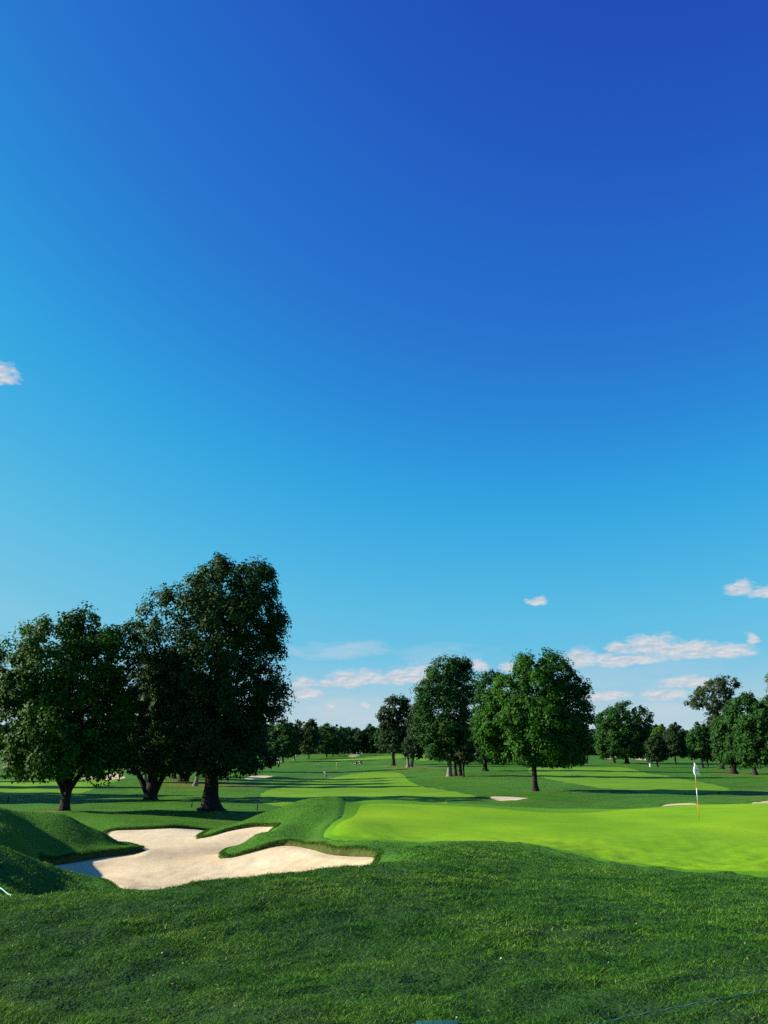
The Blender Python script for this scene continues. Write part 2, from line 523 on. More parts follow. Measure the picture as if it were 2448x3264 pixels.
small = {   # name -> outline of the small far sand bunkers
    'a': [(1563, 2540), (1580, 2550), (1610, 2552), (1650, 2550), (1692, 2545), (1650, 2541), (1600, 2539)],
    'b': [(2100, None, 72), (2130, None, 68), (2180, None, 68), (2222, None, 73), (2200, None, 76.6), (2145, None, 78)],
    'c': [(2396, None, 73), (2440, None, 69), (2520, None, 69), (2560, None, 78), (2448, None, 79), (2418, None, 77)],
    'd': [(780, 2481), (800, 2484), (835, 2481), (872, 2474), (830, 2472), (795, 2475)],
    'e': [(250, 2482), (300, 2485), (360, 2485), (400, 2477), (370, 2463), (345, 2470), (300, 2474)],
    'f': [(1108, 2411), (1125, 2413), (1146, 2410), (1140, 2406), (1120, 2406)],
    'g': [(1912, 2414), (1940, 2419), (1965, 2418), (1960, 2410), (1930, 2409)],
    'h': [(2002, 2417), (2040, 2422), (2078, 2424), (2050, 2417), (2010, 2414)],
    'i': [(510, 2448), (545, 2452), (590, 2450), (590, 2444), (540, 2443)],
}
SM = {k: outline(v, 50) for k, v in small.items()}

FRINGE = outline([(1113, None, 45), (1092, 2599, 37.5), (1066, 2620, 34), (1037, 2646, 31.2), (1031, 2663, 29.8), (1050, 2674, 28.6), (1110, 2683, 27.8), (1260, 2688, 27.2), (1400, 2687, 26.8), (1560, 2688, 26.2),
                  (1680, 2697, 25), (1800, 2722, 23.5), (1950, 2750, 21.9), (2130, 2772, 20.9), (2448, 2800, 19.6), (2900, 2835, 18.3), (3000, None, 30), (2900, None, 50), (2448, None, 49.5), (2150, None, 48.5), (1850, None, 48),
                  (1500, None, 49), (1300, None, 50.5), (1170, None, 52)])
GREEN = outline([(1172, 2566, 43.2), (1130, 2598, 37.4), (1096, 2622, 34), (1062, 2652, 30.8), (1066, 2668, 29.2), (1130, 2677, 28.4), (1260, 2681, 27.9), (1400, 2679, 27.6), (1560, 2680, 27),
                 (1690, 2688, 25.8), (1820, 2714, 24.1), (1960, 2740, 22.6), (2130, 2760, 21.6), (2448, 2788, 20.3), (2800, 2815, 19.2), (2900, None, 30), (2800, None, 46), (2448, None, 46.6), (2150, None, 45.2), (1850, None, 42),
                 (1500, None, 42.5), (1300, None, 43.5)])
FAIRWAYS = [
    outline([(860, 2518), (985, 2489), (1050, 2481), (1140, 2465), (1250, 2461), (1285, 2470), (1302, 2487), (1350, 2507), (1430, 2522), (1510, 2537), (1515, 2543), (1440, 2549, 82), (1390, None, 70), (1180, None, 62), (1000, None, 64), (840, None, 78), (830, None, 95)], 50),
    outline([(1690, 2449), (1820, 2446), (1980, 2446), (2055, 2463), (2110, 2471), (2190, 2485), (2320, 2512), (2260, 2525), (2150, 2530), (2000, 2519), (1860, 2502), (1720, 2475)], 60),
    outline([(-400, 2488), (0, 2485), (250, 2485), (370, 2486), (340, 2500), (235, 2530), (100, 2533), (-400, 2545)], 60),
    outline([(1020, 2429), (1100, 2418), (1230, 2408), (1330, 2404), (1390, 2408), (1380, 2416), (1250, 2417), (1120, 2424)], 60),
    outline([(1320, 2420), (1390, 2414), (1395, 2420), (1350, 2425)], 60),
    outline([(265, 2456), (330, 2455), (480, 2452), (480, 2460), (300, 2466)], 60),
]

# ------------------------------------------------------------------ materials
def new_mat(name):
    m = bpy.data.materials.new(name)
    m.use_nodes = True
    nt = m.node_tree
    return m, N(nt), nt.nodes['Principled BSDF']


def turf_mat(name, c0, c1, c2, bump=0.6, scales=(0.05, 0.7, 9.0), stripe=None, patch=0.5, rough=0.75, dry_and_shade=False):
    m, n, b = new_mat(name)
    geo = n.add('ShaderNodeNewGeometry')
    P = geo.outputs['Position']
    big = n.noise(P, scales[0], 3, 0.6)
    mid = n.noise(P, scales[1], 4, 0.65)
    fine = n.noise(P, scales[2], 3, 0.7)
    f = n.math('ADD', n.math('MULTIPLY', big, patch), n.math('ADD', n.math('MULTIPLY', mid, 0.45), n.math('MULTIPLY', fine, 0.55)))
    f = n.math('ADD', f, -0.25 - patch * .5 + .25)
    c = n.ramp(f, [(0.22, c0), (0.5, c1), (0.8, c2)])
    if stripe:
        sx, amt, w = stripe
        xyz = n.add('ShaderNodeSeparateXYZ', {0: P})
        t = n.math('SINE', n.math('MULTIPLY', n.math('ADD', n.math('MULTIPLY', xyz.outputs[0], math.cos(sx)), n.math('MULTIPLY', xyz.outputs[1], math.sin(sx))), w))
        t = n.add('ShaderNodeMapRange', {0: t, 1: -.35, 2: .35, 3: 0, 4: amt}).outputs[0]
        c = n.mix(t, c, (c1[0] * .72, c1[1] * .78, c1[2] * .8))
    if dry_and_shade:
        # dry worn patches under the trees, and shade between the blades painted dark into the ground of the first slope
        dry = n.add('ShaderNodeMapRange', {0: n.noise(P, 0.035, 4, 0.6, 0.5), 1: .57, 2: .70, 3: 0, 4: .75}).outputs[0]
        for bx, bd, br in ((1254, 268, 6), (1305, 245, 6), (1433, 170, 4), (205, 58, 1.6), (590, 141, 5), (2338, 190, 5), (1706, 108, 2.2), (2407, 182, 4), (1478, 170, 3), (670, 130, 7)):
            g = ground_at(bx, bd)
            dd = n.add('ShaderNodeVectorMath', {0: P, 1: tuple(g)}, operation='DISTANCE').outputs['Value']
            dd = n.math('ADD', dd, n.math('MULTIPLY', n.math('SUBTRACT', mid, .5), br * 1.6))
            dry = n.math('MAXIMUM', dry, n.add('ShaderNodeMapRange', {0: dd, 1: br * .7, 2: br * 1.3, 3: .8, 4: 0}).outputs[0])
        c = n.mix(dry, c, (.115, .125, .030))
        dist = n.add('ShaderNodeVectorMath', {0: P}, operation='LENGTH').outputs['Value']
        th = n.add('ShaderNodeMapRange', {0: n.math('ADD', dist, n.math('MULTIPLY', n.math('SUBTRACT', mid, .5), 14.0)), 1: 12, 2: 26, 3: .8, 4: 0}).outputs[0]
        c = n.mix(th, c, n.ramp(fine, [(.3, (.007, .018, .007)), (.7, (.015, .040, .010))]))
    n.nt.links.new(c, b.inputs['Base Color'])
    b.inputs['Roughness'].default_value = rough
    b.inputs['Specular IOR Level'].default_value = 0.06
    hgt = n.math('ADD', n.math('MULTIPLY', fine, 0.10), n.math('MULTIPLY', n.noise(P, scales[2] * 3.5, 2, 0.6), 0.05))
    hgt = n.math('ADD', hgt, n.math('MULTIPLY', mid, 0.16))
    bp = n.add('ShaderNodeBump', {'Height': hgt, 'Strength': bump, 'Distance': 1.0})
    n.nt.links.new(bp.outputs[0], b.inputs['Normal'])
    return m


M_rough = turf_mat('rough_turf', (.020, .072, .006), (.042, .130, .009), (.078, .175, .014), 0.6, (0.04, 0.5, 7.0), dry_and_shade=True)
M_green = turf_mat('green_turf', (.092, .235, .003), (.150, .30, .003), (.205, .345, .004), 0.10, (0.10, 0.5, 6.0), (0.25, 0.22, 1.9), 1.3)
M_fringe = turf_mat('fringe_turf', (.048, .150, .003), (.075, .20, .004), (.105, .245, .005), 0.2, (0.12, 0.6, 6.0))
M_fair = turf_mat('fairway_turf', (.075, .19, .005), (.110, .235, .006), (.155, .27, .009), 0.12, (0.02, 0.10, 2.0), (1.3, 0.3, 0.32), 1.0)


def sand_mat():
    m, n, b = new_mat('bunker_sand')
    P = n.add('ShaderNodeNewGeometry').outputs['Position']
    big = n.noise(n.add('ShaderNodeVectorMath', {0: P, 1: (.6, 1.5, 1)}, operation='MULTIPLY').outputs[0], 0.22, 4, 0.6, 0.6)
    mid = n.noise(P, 1.6, 5, 0.65)
    fine = n.noise(P, 22, 3, 0.7)
    f = n.math('ADD', n.math('MULTIPLY', big, 0.9), n.math('ADD', n.math('MULTIPLY', mid, 0.35), n.math('MULTIPLY', fine, 0.25)))
    c = n.ramp(f, [(0.45, (.38, .285, .16)), (0.75, (.47, .385, .245)), (1.0, (.55, .485, .335))])
    # raked tracks
    xyz = n.add('ShaderNodeSeparateXYZ', {0: P})
    wv = n.math('ADD', n.math('MULTIPLY', xyz.outputs[1], 5.5), n.math('ADD', n.math('MULTIPLY', xyz.outputs[0], 1.1), n.math('MULTIPLY', big, 9.0)))
    rake = n.math('MULTIPLY', n.math('SINE', wv), 0.012)
    n.nt.links.new(c, b.inputs['Base Color'])
    b.inputs['Roughness'].default_value = 0.9
    b.inputs['Specular IOR Level'].default_value = 0.1
    hgt = n.math('ADD', n.math('ADD', n.math('MULTIPLY', fine, 0.006), n.math('MULTIPLY', mid, 0.07)), rake)
    bp = n.add('ShaderNodeBump', {'Height': hgt, 'Strength': 0.6, 'Distance': 1.0})
    n.nt.links.new(bp.outputs[0], b.inputs['Normal'])
    return m


M_sand = sand_mat()


def lip_mat():
    m, n, b = new_mat('bunker_lip_turf')
    P = n.add('ShaderNodeNewGeometry').outputs['Position']
    f = n.noise(P, 6, 4, 0.7)
    c = n.ramp(f, [(0.3, (.028, .040, .009)), (0.55, (.055, .075, .014)), (0.75, (.10, .085, .028))])
    n.nt.links.new(c, b.inputs['Base Color'])
    b.inputs['Roughness'].default_value = 0.9
    b.inputs['Specular IOR Level'].default_value = 0.1
    bp = n.add('ShaderNodeBump', {'Height': n.noise(P, 25, 3, 0.7), 'Strength': 0.8, 'Distance': 0.06})
    n.nt.links.new(bp.outputs[0], b.inputs['Normal'])
    return m


M_lip = lip_mat()


def plain(name, col, rough=0.6, spec=0.3, var=0.12, scale=8.0, metal=0.0):
    m, n, b = new_mat(name)
    P = n.add('ShaderNodeTexCoord').outputs['Object']
    f = n.noise(P, scale, 4, 0.6)
    lo = tuple(c * (1 - var) for c in col[:3]); hi = tuple(min(1, c * (1 + var)) for c in col[:3])
    n.nt.links.new(n.ramp(f, [(0.3, lo), (0.7, hi)]), b.inputs['Base Color'])
    b.inputs['Roughness'].default_value = rough
    b.inputs['Specular IOR Level'].default_value = spec
    b.inputs['Metallic'].default_value = metal
    return m


def bark_mat(name, c0, c1):
    m, n, b = new_mat(name)
    P = n.add('ShaderNodeTexCoord').outputs['Object']
    v = n.add('ShaderNodeVectorMath', {0: P, 1: (5, 5, 0.9)}, operation='MULTIPLY').outputs[0]
    f = n.noise(v, 1.2, 5, 0.7, 0.4)
    n.nt.links.new(n.ramp(f, [(0.3, c0), (0.7, c1)]), b.inputs['Base Color'])
    b.inputs['Roughness'].default_value = 0.9
    b.inputs['Specular IOR Level'].default_value = 0.15
    bp = n.add('ShaderNodeBump', {'Height': f, 'Strength': 0.9, 'Distance': 0.08})
    n.nt.links.new(bp.outputs[0], b.inputs['Normal'])
    return m


M_bark = bark_mat('dark_bark', (.010, .009, .009), (.038, .031, .027))
M_bark_pale = bark_mat('pale_bark', (.09, .075, .06), (.24, .21, .17))


def leaf_mat(name, c0, c1, c2, trans=0.28, yellow=0.0):
    m, n, b = new_mat(name)
    g = n.add('ShaderNodeNewGeometry')
    r = g.outputs['Random Per Island']
    P = n.add('ShaderNodeTexCoord').outputs['Object']
    big = n.noise(P, 0.35, 3, 0.6)
    f = n.math('ADD', n.math('MULTIPLY', r, 0.55), n.math('MULTIPLY', big, 0.45))
    c = n.ramp(f, [(0.2, c0), (0.5, c1), (0.8, c2)])
    n.nt.links.new(c, b.inputs['Base Color'])
    b.inputs['Roughness'].default_value = 0.6
    b.inputs['Specular IOR Level'].default_value = 0.07
    tr = n.add('ShaderNodeBsdfTranslucent')
    tc = n.mix(1.0, c, (1.5, 1.7, .7), 'MULTIPLY')
    n.nt.links.new(tc, tr.inputs[0])
    mx = n.add('ShaderNodeMixShader', {0: trans})
    n.nt.links.new(b.outputs[0], mx.inputs[1])
    n.nt.links.new(tr.outputs[0], mx.inputs[2])
    out = n.nt.nodes['Material Output']
    n.nt.links.new(mx.outputs[0], out.inputs[0])
    return m


M_maple = leaf_mat('maple_leaves', (.013, .058, .004), (.026, .098, .006), (.052, .135, .009))
M_linden = leaf_mat('linden_leaves', (.008, .028, .006), (.015, .044, .008), (.027, .060, .011), 0.14)
M_lonemaple = leaf_mat('lone_maple_leaves', (.010, .046, .005), (.020, .078, .007), (.042, .112, .010), 0.22)
M_nearmaple = leaf_mat('shaded_maple_leaves', (.009, .036, .004), (.019, .066, .006), (.044, .108, .008), 0.16)  # maple green darkened to stand in for the crown's own shade
M_oak = leaf_mat('oak_leaves', (.009, .038, .008), (.016, .060, .011), (.030, .084, .014), 0.2)
M_dark = leaf_mat('dark_leaves', (.007, .022, .008), (.012, .033, .010), (.021, .046, .012), 0.12)
M_willow = leaf_mat('willow_leaves', (.020, .040, .016), (.033, .058, .022), (.052, .078, .030), 0.22)
M_brown = leaf_mat('brownish_leaves', (.030, .034, .012), (.045, .052, .018), (.065, .068, .024), 0.2)
M_lime = leaf_mat('yellow_green_leaves', (.040, .085, .008), (.060, .115, .010), (.085, .14, .014), 0.3)


def blade_mat():
    m, n, b = new_mat('grass_blades')
    g = n.add('ShaderNodeNewGeometry')
    r = g.outputs['Random Per Island']
    big = n.noise(g.outputs['Position'], 0.55, 4, 0.65)
    big = n.add('ShaderNodeMapRange', {0: big, 1: .36, 2: .66}).outputs[0]
    f = n.math('ADD', n.math('MULTIPLY', r, 0.62), n.math('MULTIPLY', big, 0.38))
    c = n.ramp(f, [(0.10, (.006, .042, .006)), (0.38, (.020, .098, .010)), (0.62, (.055, .160, .012)), (0.82, (.130, .235, .020)), (0.97, (.24, .27, .08))])
    n.nt.links.new(c, b.inputs['Base Color'])
    b.inputs['Roughness'].default_value = 0.6
    b.inputs['Specular IOR Level'].default_value = 0.1
    tr = n.add('ShaderNodeBsdfTranslucent')
    n.nt.links.new(n.mix(1.0, c, (1.2, 1.4, .6), 'MULTIPLY'), tr.inputs[0])
    mx = n.add('ShaderNodeMixShader', {0: 0.22})
    n.nt.links.new(b.outputs[0], mx.inputs[1])
    n.nt.links.new(tr.outputs[0], mx.inputs[2])
    n.nt.links.new(mx.outputs[0], n.nt.nodes['Material Output'].inputs[0])
    return m


M_blade = blade_mat()

# ------------------------------------------------------------------ ground sheet, cut along every outline
LIPW = 0.16


def build_ground():
    pts = []
    a_in = np.radians(np.arange(-29, 29.01, 0.26))
    a_out = np.radians(np.r_[np.arange(-180, -29, 4.0), np.arange(31, 180, 4.0)])
    r1 = np.exp(np.arange(math.log(1.2), math.log(70), 0.0125))
    r2 = np.exp(np.arange(math.log(70), math.log(650), 0.02))
    r3 = np.geomspace(650, 3500, 20)
    rin = np.r_[r1, r2, r3]
    rout = np.geomspace(1.2, 3500, 66)
    j = 0
    for r in rin:
        o = (j % 2) * np.radians(0.13); j += 1
        if r < 4.5 and j % 4: continue
        pts.append(np.c_[r * np.sin(a_in + o), r * np.cos(a_in + o)])
    for r in rout:
        pts.append(np.c_[r * np.sin(a_out), r * np.cos(a_out)])
    pts = np.vstack(pts + [np.zeros((1, 2))])
    inner1 = offset_in(B1, LIPW)
    loops = [B1, inner1, FRINGE, GREEN] + FAIRWAYS + list(SM.values())
    # drop grid points that crowd an outline
    keep = np.ones(len(pts), bool)
    for L in loops:
        lo, hi = L.min(0) - 2, L.max(0) + 2
        idx = np.where(keep & (pts[:, 0] > lo[0]) & (pts[:, 0] < hi[0]) & (pts[:, 1] > lo[1]) & (pts[:, 1] < hi[1]))[0]
        if len(idx) == 0: continue
        d = edge_dist(L, pts[idx, 0], pts[idx, 1])
        keep[idx[d < 0.0022 * np.hypot(pts[idx, 0], pts[idx, 1])]] = False
    pts = pts[keep]
    vs = [Vector(p) for p in pts]
    edges = []
    for L in loops:
        b = len(vs)
        vs += [Vector(p) for p in L]
        edges += [(b + i, b + (i + 1) % len(L)) for i in range(len(L))]
    res = delaunay_2d_cdt(vs, edges, [], 0, 1e-5)
    V = np.array([(v.x, v.y) for v in res[0]])
    F = np.array([f for f in res[2] if len(f) == 3])
    # orientation up
    a, b, c = V[F[:, 0]], V[F[:, 1]], V[F[:, 2]]
    flip = ((b[:, 0] - a[:, 0]) * (c[:, 1] - a[:, 1]) - (b[:, 1] - a[:, 1]) * (c[:, 0] - a[:, 0])) < 0
    F[flip] = F[flip][:, ::-1]
    C = V[F].mean(1)
    reg = np.zeros(len(F), int)             # 0 rough
    for fw in FAIRWAYS:
        reg[inside(fw, C[:, 0], C[:, 1])] = 1
    reg[inside(FRINGE, C[:, 0], C[:, 1])] = 2
    reg[inside(GREEN, C[:, 0], C[:, 1])] = 3
    reg[inside(B1, C[:, 0], C[:, 1])] = 5   # lip face
    in1 = inside(inner1, C[:, 0], C[:, 1]) & (reg == 5)
    reg[in1] = 4
    names = list(SM)
    for i, k in enumerate(names):
        reg[inside(SM[k], C[:, 0], C[:, 1])] = 10 + i
    Z = H(V[:, 0], V[:, 1])
    # main bunker: sand surface
    vin = inside(B1, V[:, 0], V[:, 1])
    ed = np.full(len(V), 1e9)
    ed[vin] = edge_dist(B1, V[vin, 0], V[vin, 1])
    sandv = vin & (ed > LIPW * 0.55)
    zs = SAND(V[sandv, 0], V[sandv, 1]) + EYE
    Z[sandv] = np.minimum(zs, Z[sandv] - 0.05 - 0.0 * zs)
    # grass edge stands a little proud of the ground around it
    near = ~vin
    lo, hi = B1.min(0) - 1, B1.max(0) + 1
    idx = np.where(near & (V[:, 0] > lo[0]) & (V[:, 0] < hi[0]) & (V[:, 1] > lo[1]) & (V[:, 1] < hi[1]))[0]
    d = edge_dist(B1, V[idx, 0], V[idx, 1])
    Z[idx] += 0.05 * np.exp(-(d / 0.35) ** 2)
    lo, hi = FRINGE.min(0) - 1, FRINGE.max(0) + 1
    idx = np.where((V[:, 0] > lo[0]) & (V[:, 0] < hi[0]) & (V[:, 1] > lo[1]) & (V[:, 1] < hi[1]))[0]
    idx = idx[~inside(FRINGE, V[idx, 0], V[idx, 1])]
    d = edge_dist(FRINGE, V[idx, 0], V[idx, 1])
    Z[idx] += np.where(d > .03, 0.05 * np.exp(-(d / 0.45) ** 2), 0)
    for k in names:
        L = SM[k]
        lo, hi = L.min(0) - 6, L.max(0) + 6
        idx = np.where((V[:, 0] > lo[0]) & (V[:, 0] < hi[0]) & (V[:, 1] > lo[1]) & (V[:, 1] < hi[1]))[0]
        if len(idx) == 0: continue
        d = edge_dist(L, V[idx, 0], V[idx, 1])
        s = inside(L, V[idx, 0], V[idx, 1])
        dist = np.hypot(*L.mean(0))
        back = V[idx, 1] > L[:, 1].mean()
        Z[idx] += np.where(~s & back & (d > .05), np.clip(dist * .0016, .10, .3) * np.exp(-(d / (dist * .02 + .8)) ** 2), 0)
        Z[idx] -= np.where(s & (d > 0.02), 0.05, 0)
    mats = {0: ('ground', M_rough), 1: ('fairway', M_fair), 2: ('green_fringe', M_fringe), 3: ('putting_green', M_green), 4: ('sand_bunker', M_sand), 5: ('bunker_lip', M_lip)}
    V3 = np.c_[V, Z]
    for r in np.unique(reg):
        name, mat = mats.get(int(r), ('sand_bunker', M_sand))
        f = F[reg == r]
        u, inv = np.unique(f, return_inverse=True)
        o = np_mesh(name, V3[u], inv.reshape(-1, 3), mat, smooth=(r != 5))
        put(o, kind='structure')


build_ground()


def turf_z(x, y):
    """finished surface incl. bunker"""
    z = H(x, y)
    vin = inside(B1, x, y)
    if vin.any():
        z[vin] = np.minimum(z[vin], SAND(x[vin], y[vin]) + EYE)
    return z


# ------------------------------------------------------------------ grass blades in the rough (stuff)
def blades(name, n, rmin, rmax, azmax, hgt, wid, seed, keepfn=None):
    g = np.random.default_rng(seed)
    r = np.exp(g.uniform(math.log(rmin), math.log(rmax), n))
    a = g.uniform(-azmax, azmax, n)
    x, y = r * np.sin(a), r * np.cos(a)
    keep = ~inside(FRINGE, x, y) & ~inside(B1, x, y)
    if keepfn is not None: keep &= keepfn(x, y, g)
    # tufty density
    t = np.sin(x * 5.1 + 2 * np.sin(y * 3.3)) * np.sin(y * 4.7 + 2 * np.sin(x * 2.9))
    keep &= g.uniform(0, 1, n) < 0.72 + 0.28 * t
    x, y, r = x[keep], y[keep], r[keep]
    n = len(x)
    z = H(x, y)
    sc_ = np.clip(r / 9.0, 0.8, 2.6)
    clump = 1 + .30 * np.sin(x * 2.3 + np.sin(y * 1.9) * 2) * np.sin(y * 2.1) + .25 * np.sin(x * 7.7 + 3 * np.sin(y * 4.4)) * np.sin(y * 6.9 + 2 * np.sin(x * 3.1))
    h = hgt * np.exp(g.normal(0, .38, n)) * clump * np.clip(sc_, .9, 1.15)
    w = wid * g.uniform(0.6, 1.3, n) * sc_
    th = g.uniform(0, 2 * np.pi, n)
    lean = g.uniform(0.5, 2.3, n) * h
    lx = np.cos(th) * lean
    ly = np.sin(th) * lean
    ph = g.uniform(0, np.pi, n)
    wx, wy = np.cos(ph) * w / 2, np.sin(ph) * w / 2
    b = np.c_[x, y, z - 0.01]
    mid = b + np.c_[lx * .35, ly * .35, h * .62]
    tip = b + np.c_[lx, ly, h]
    W = np.c_[wx, wy, np.zeros(n)]
    v = np.stack([b - W, b + W, mid + W * .8, mid - W * .8, tip], 1).reshape(-1, 3)
    i = np.arange(n)[:, None] * 5
    quads = np.hstack([i, i + 1, i + 2, i + 3])
    tris = np.hstack([i + 3, i + 2, i + 4])
    me = bpy.data.meshes.new(name)
    me.vertices.add(len(v)); me.vertices.foreach_set('co', v.astype(np.float32).ravel())
    loops = np.hstack([quads, tris]).astype(np.int32).ravel()
    me.loops.add(len(loops)); me.loops.foreach_set('vertex_index', loops)
    me.polygons.add(2 * n)
    st = (np.arange(n)[:, None] * 7 + np.array([0, 4])).astype(np.int32).ravel()
    me.polygons.foreach_set('loop_start', st)
    me.polygons.foreach_set('loop_total', np.tile(np.array([4, 3], np.int32), n))
    me.materials.append(M_blade)
    me.update(calc_edges=True)
    me.polygons.foreach_set('use_smooth', np.ones(2 * n, bool))
    put(bpy.data.objects.new(name, me), 'short dark green rough grass of the foreground slope and bunker mounds', 'grass', kind='stuff')


blades('rough_grass', 1150000, 5.2, 44.0, math.radians(26.5), 0.021, 0.0056, 11)

def lip_blades():
    g = np.random.default_rng(21)
    A = B1; B = np.roll(B1, -1, 0)
    L = np.linalg.norm(B - A, axis=1)
    n = 36000
    seg = g.choice(len(A), n, p=L / L.sum())
    t = g.uniform(0, 1, n)[:, None]
    p = A[seg] * (1 - t) + B[seg] * t
    d = B[seg] - A[seg]; d /= np.linalg.norm(d, axis=1)[:, None] + 1e-9
    area = 0.5 * np.sum(B1[:, 0] * np.roll(B1[:, 1], -1) - np.roll(B1[:, 0], -1) * B1[:, 1])
    nin = np.c_[-d[:, 1], d[:, 0]] * (1 if area > 0 else -1)
    p = p + nin * g.uniform(-.10, .10, n)[:, None]
    x, y = p[:, 0], p[:, 1]
    z = H(x, y) + .05 * np.exp(-(edge_dist(B1, x, y) / .35) ** 2)
    w = .010 * g.uniform(.6, 1.3, n)
    h = .045 * g.uniform(.4, 1.4, n)
    inn = g.uniform(-.01, .10, n)[:, None]
    lat = g.normal(0, .02, (n, 2))
    b = np.c_[x, y, z - .03]
    off = nin * inn + lat
    mid = b + np.c_[off * .55, h * .75]
    tip = b + np.c_[off * 1.25, h * g.uniform(-2.2, 1.0, n)]
    ph = g.uniform(0, np.pi, n)
    W = np.c_[np.cos(ph) * w / 2, np.sin(ph) * w / 2, np.zeros(n)]
    v = np.stack([b - W, b + W, mid + W * .8, mid - W * .8, tip], 1).reshape(-1, 3)
    i = np.arange(n) * 5
    f = [q for k in i.tolist() for q in ((k, k + 1, k + 2, k + 3), (k + 3, k + 2, k + 4))]
    put(np_mesh('bunker_edge_grass', v, f, M_blade), 'shaggy longer grass hanging over the edge of the big greenside bunker', 'grass', kind='stuff')


lip_blades()


def fallen_leaves():
    g = np.random.default_rng(4)
    n = 130
    r = np.exp(g.uniform(math.log(5.8), math.log(17), n)); a = g.uniform(-.42, .42, n)
    x, y = r * np.sin(a), r * np.cos(a)
    k = ~inside(B1, x, y) & ~inside(FRINGE, x, y)
    x, y = x[k], y[k]
    n = len(x)
    z = H(x, y) + .03
    pos = np.c_[x, y, z]
    t = g.normal(0, 1, (n, 3)); t[:, 2] *= .4; t /= np.linalg.norm(t, axis=1)[:, None]
    q = np.cross(t, np.array([0, 0, 1.0])); q /= np.linalg.norm(q, axis=1)[:, None]
    L = g.uniform(.012, .035, n)[:, None]
    up = np.array([0, 0, 1.0]) * L * .25
    v = np.stack([pos - t * L * .5, pos + q * L * .3 + up, pos + t * L * .5, pos - q * L * .3 + up], 1).reshape(-1, 3)
    m, nn, b = new_mat('dry_leaf')
    c = nn.ramp(nn.add('ShaderNodeNewGeometry').outputs['Random Per Island'], [(0, (.20, .15, .06)), (.5, (.34, .31, .18)), (1, (.50, .52, .42))])
    nn.nt.links.new(c, b.inputs['Base Color'])
    put(np_mesh('fallen_leaves', v, np.arange(n)[:, None] * 4 + np.arange(4), m), 'tiny dry leaves and clover heads scattered in the foreground rough', 'leaf litter', kind='stuff')


fallen_leaves()

# ------------------------------------------------------------------ trees
def mesh_from_parts(mb):
    return mb


def lumps(g, n, k=9):
    """random smooth direction noise: returns f(unit vectors) ~ N(0,1)"""
    A = g.normal(0, 1, (k, 3)) * g.uniform(1.5, 5.5, (k, 1))
    ph = g.uniform(0, 6.28, k)
    return lambda v: np.sin(v @ A.T + ph).sum(1) / math.sqrt(k / 2)


def crown_mesh(g, prof, depth, nleaf, leaf, clump_r, per=36, gap=0.0, shell=0.45, droop=0.3, wave=0.10, yshift=0.0):
    """prof: rows (z, xl, xr) relative to the trunk base, z rising. Fills the volume with leaf clumps."""
    prof = np.array(sorted(prof), float)
    z0, z1 = prof[0, 0], prof[-1, 0]
    nc = max(8, nleaf // per)
    zz = np.linspace(z0, z1, 400)
    xl = np.interp(zz, prof[:, 0], prof[:, 1]); xr = np.interp(zz, prof[:, 0], prof[:, 2])
    wgt = np.maximum(xr - xl, .05) ** 1.55
    cdf = np.cumsum(wgt) / wgt.sum()
    C = np.zeros((0, 3)); U = np.zeros((0, 3)); Rd = np.zeros(0)
    f = lumps(g, 0)
    A = g.normal(0, 1, (10, 3)) * (2.2 / clump_r / 2.4); pa = g.uniform(0, 6.28, 10)
    while len(C) < nc:
        n = nc * 2
        z = np.interp(g.uniform(0, 1, n), cdf, zz)
        l = np.interp(z, prof[:, 0], prof[:, 1]); r = np.interp(z, prof[:, 0], prof[:, 2])
        cx, R = (l + r) / 2, np.maximum((r - l) / 2, .05)
        th = g.uniform(0, 2 * np.pi, n)
        rho = np.where(g.uniform(0, 1, n) < shell, g.uniform(.84, 1.0, n), np.sqrt(g.uniform(0, 1, n)))
        u = np.c_[np.cos(th), np.sin(th), 2.2 * (z - (z0 + z1) / 2) / (z1 - z0)]
        k = 1 + wave * (f(u) - .25)
        Re = np.maximum(R * k - clump_r * (.85 if per >= 60 else .40), R * .3)
        rho = np.minimum(rho, 1.0)
        x = cx + Re * rho * np.cos(th)
        y = Re * depth * rho * np.sin(th) + yshift
        p = np.c_[x, y, z]
        ok = np.ones(n, bool)
        if gap > 0:
            s = np.sin(p @ A.T + pa).sum(1) / math.sqrt(5)
            ok &= s > -1.6 + 1.6 * gap
        out = np.c_[np.cos(th) * rho, np.sin(th) * rho, .35 + u[:, 2] * .6]
        C = np.vstack([C, p[ok]]); U = np.vstack([U, out[ok]])
    C, U = C[:nc], U[:nc]
    rad = clump_r * g.uniform(.55, 1.25, nc)
    m = nc * per
    ci = np.repeat(np.arange(nc), per)
    d = g.normal(0, 1, (m, 3)); d /= np.linalg.norm(d, axis=1)[:, None]
    rr = g.uniform(0, 1, m) ** .45
    off = d * rr[:, None] * rad[ci][:, None] * np.array([1, 1, .72])
    off[:, 2] -= droop * (np.hypot(off[:, 0], off[:, 1]) ** 2) / np.maximum(rad[ci], .1)
    pos = C[ci] + off
    nor = U[ci] * .55 + d * .75 + g.normal(0, .42, (m, 3)) + np.array([0, 0, .25])
    nor /= np.linalg.norm(nor, axis=1)[:, None] + 1e-9
    t = g.normal(0, 1, (m, 3)); t -= nor * (t * nor).sum(1)[:, None]; t /= np.linalg.norm(t, axis=1)[:, None] + 1e-9
    s_ = np.cross(nor, t)
    L = leaf * g.uniform(.6, 1.35, m)[:, None]
    W = L * g.uniform(.5, .8, m)[:, None]
    fold = nor * L * .22
    v = np.stack([pos - t * L * .5, pos + s_ * W * .5 - fold, pos + t * L * .5, pos - s_ * W * .5 - fold], 1).reshape(-1, 3)
    q = np.arange(m)[:, None] * 4 + np.arange(4)
    return v, q, C


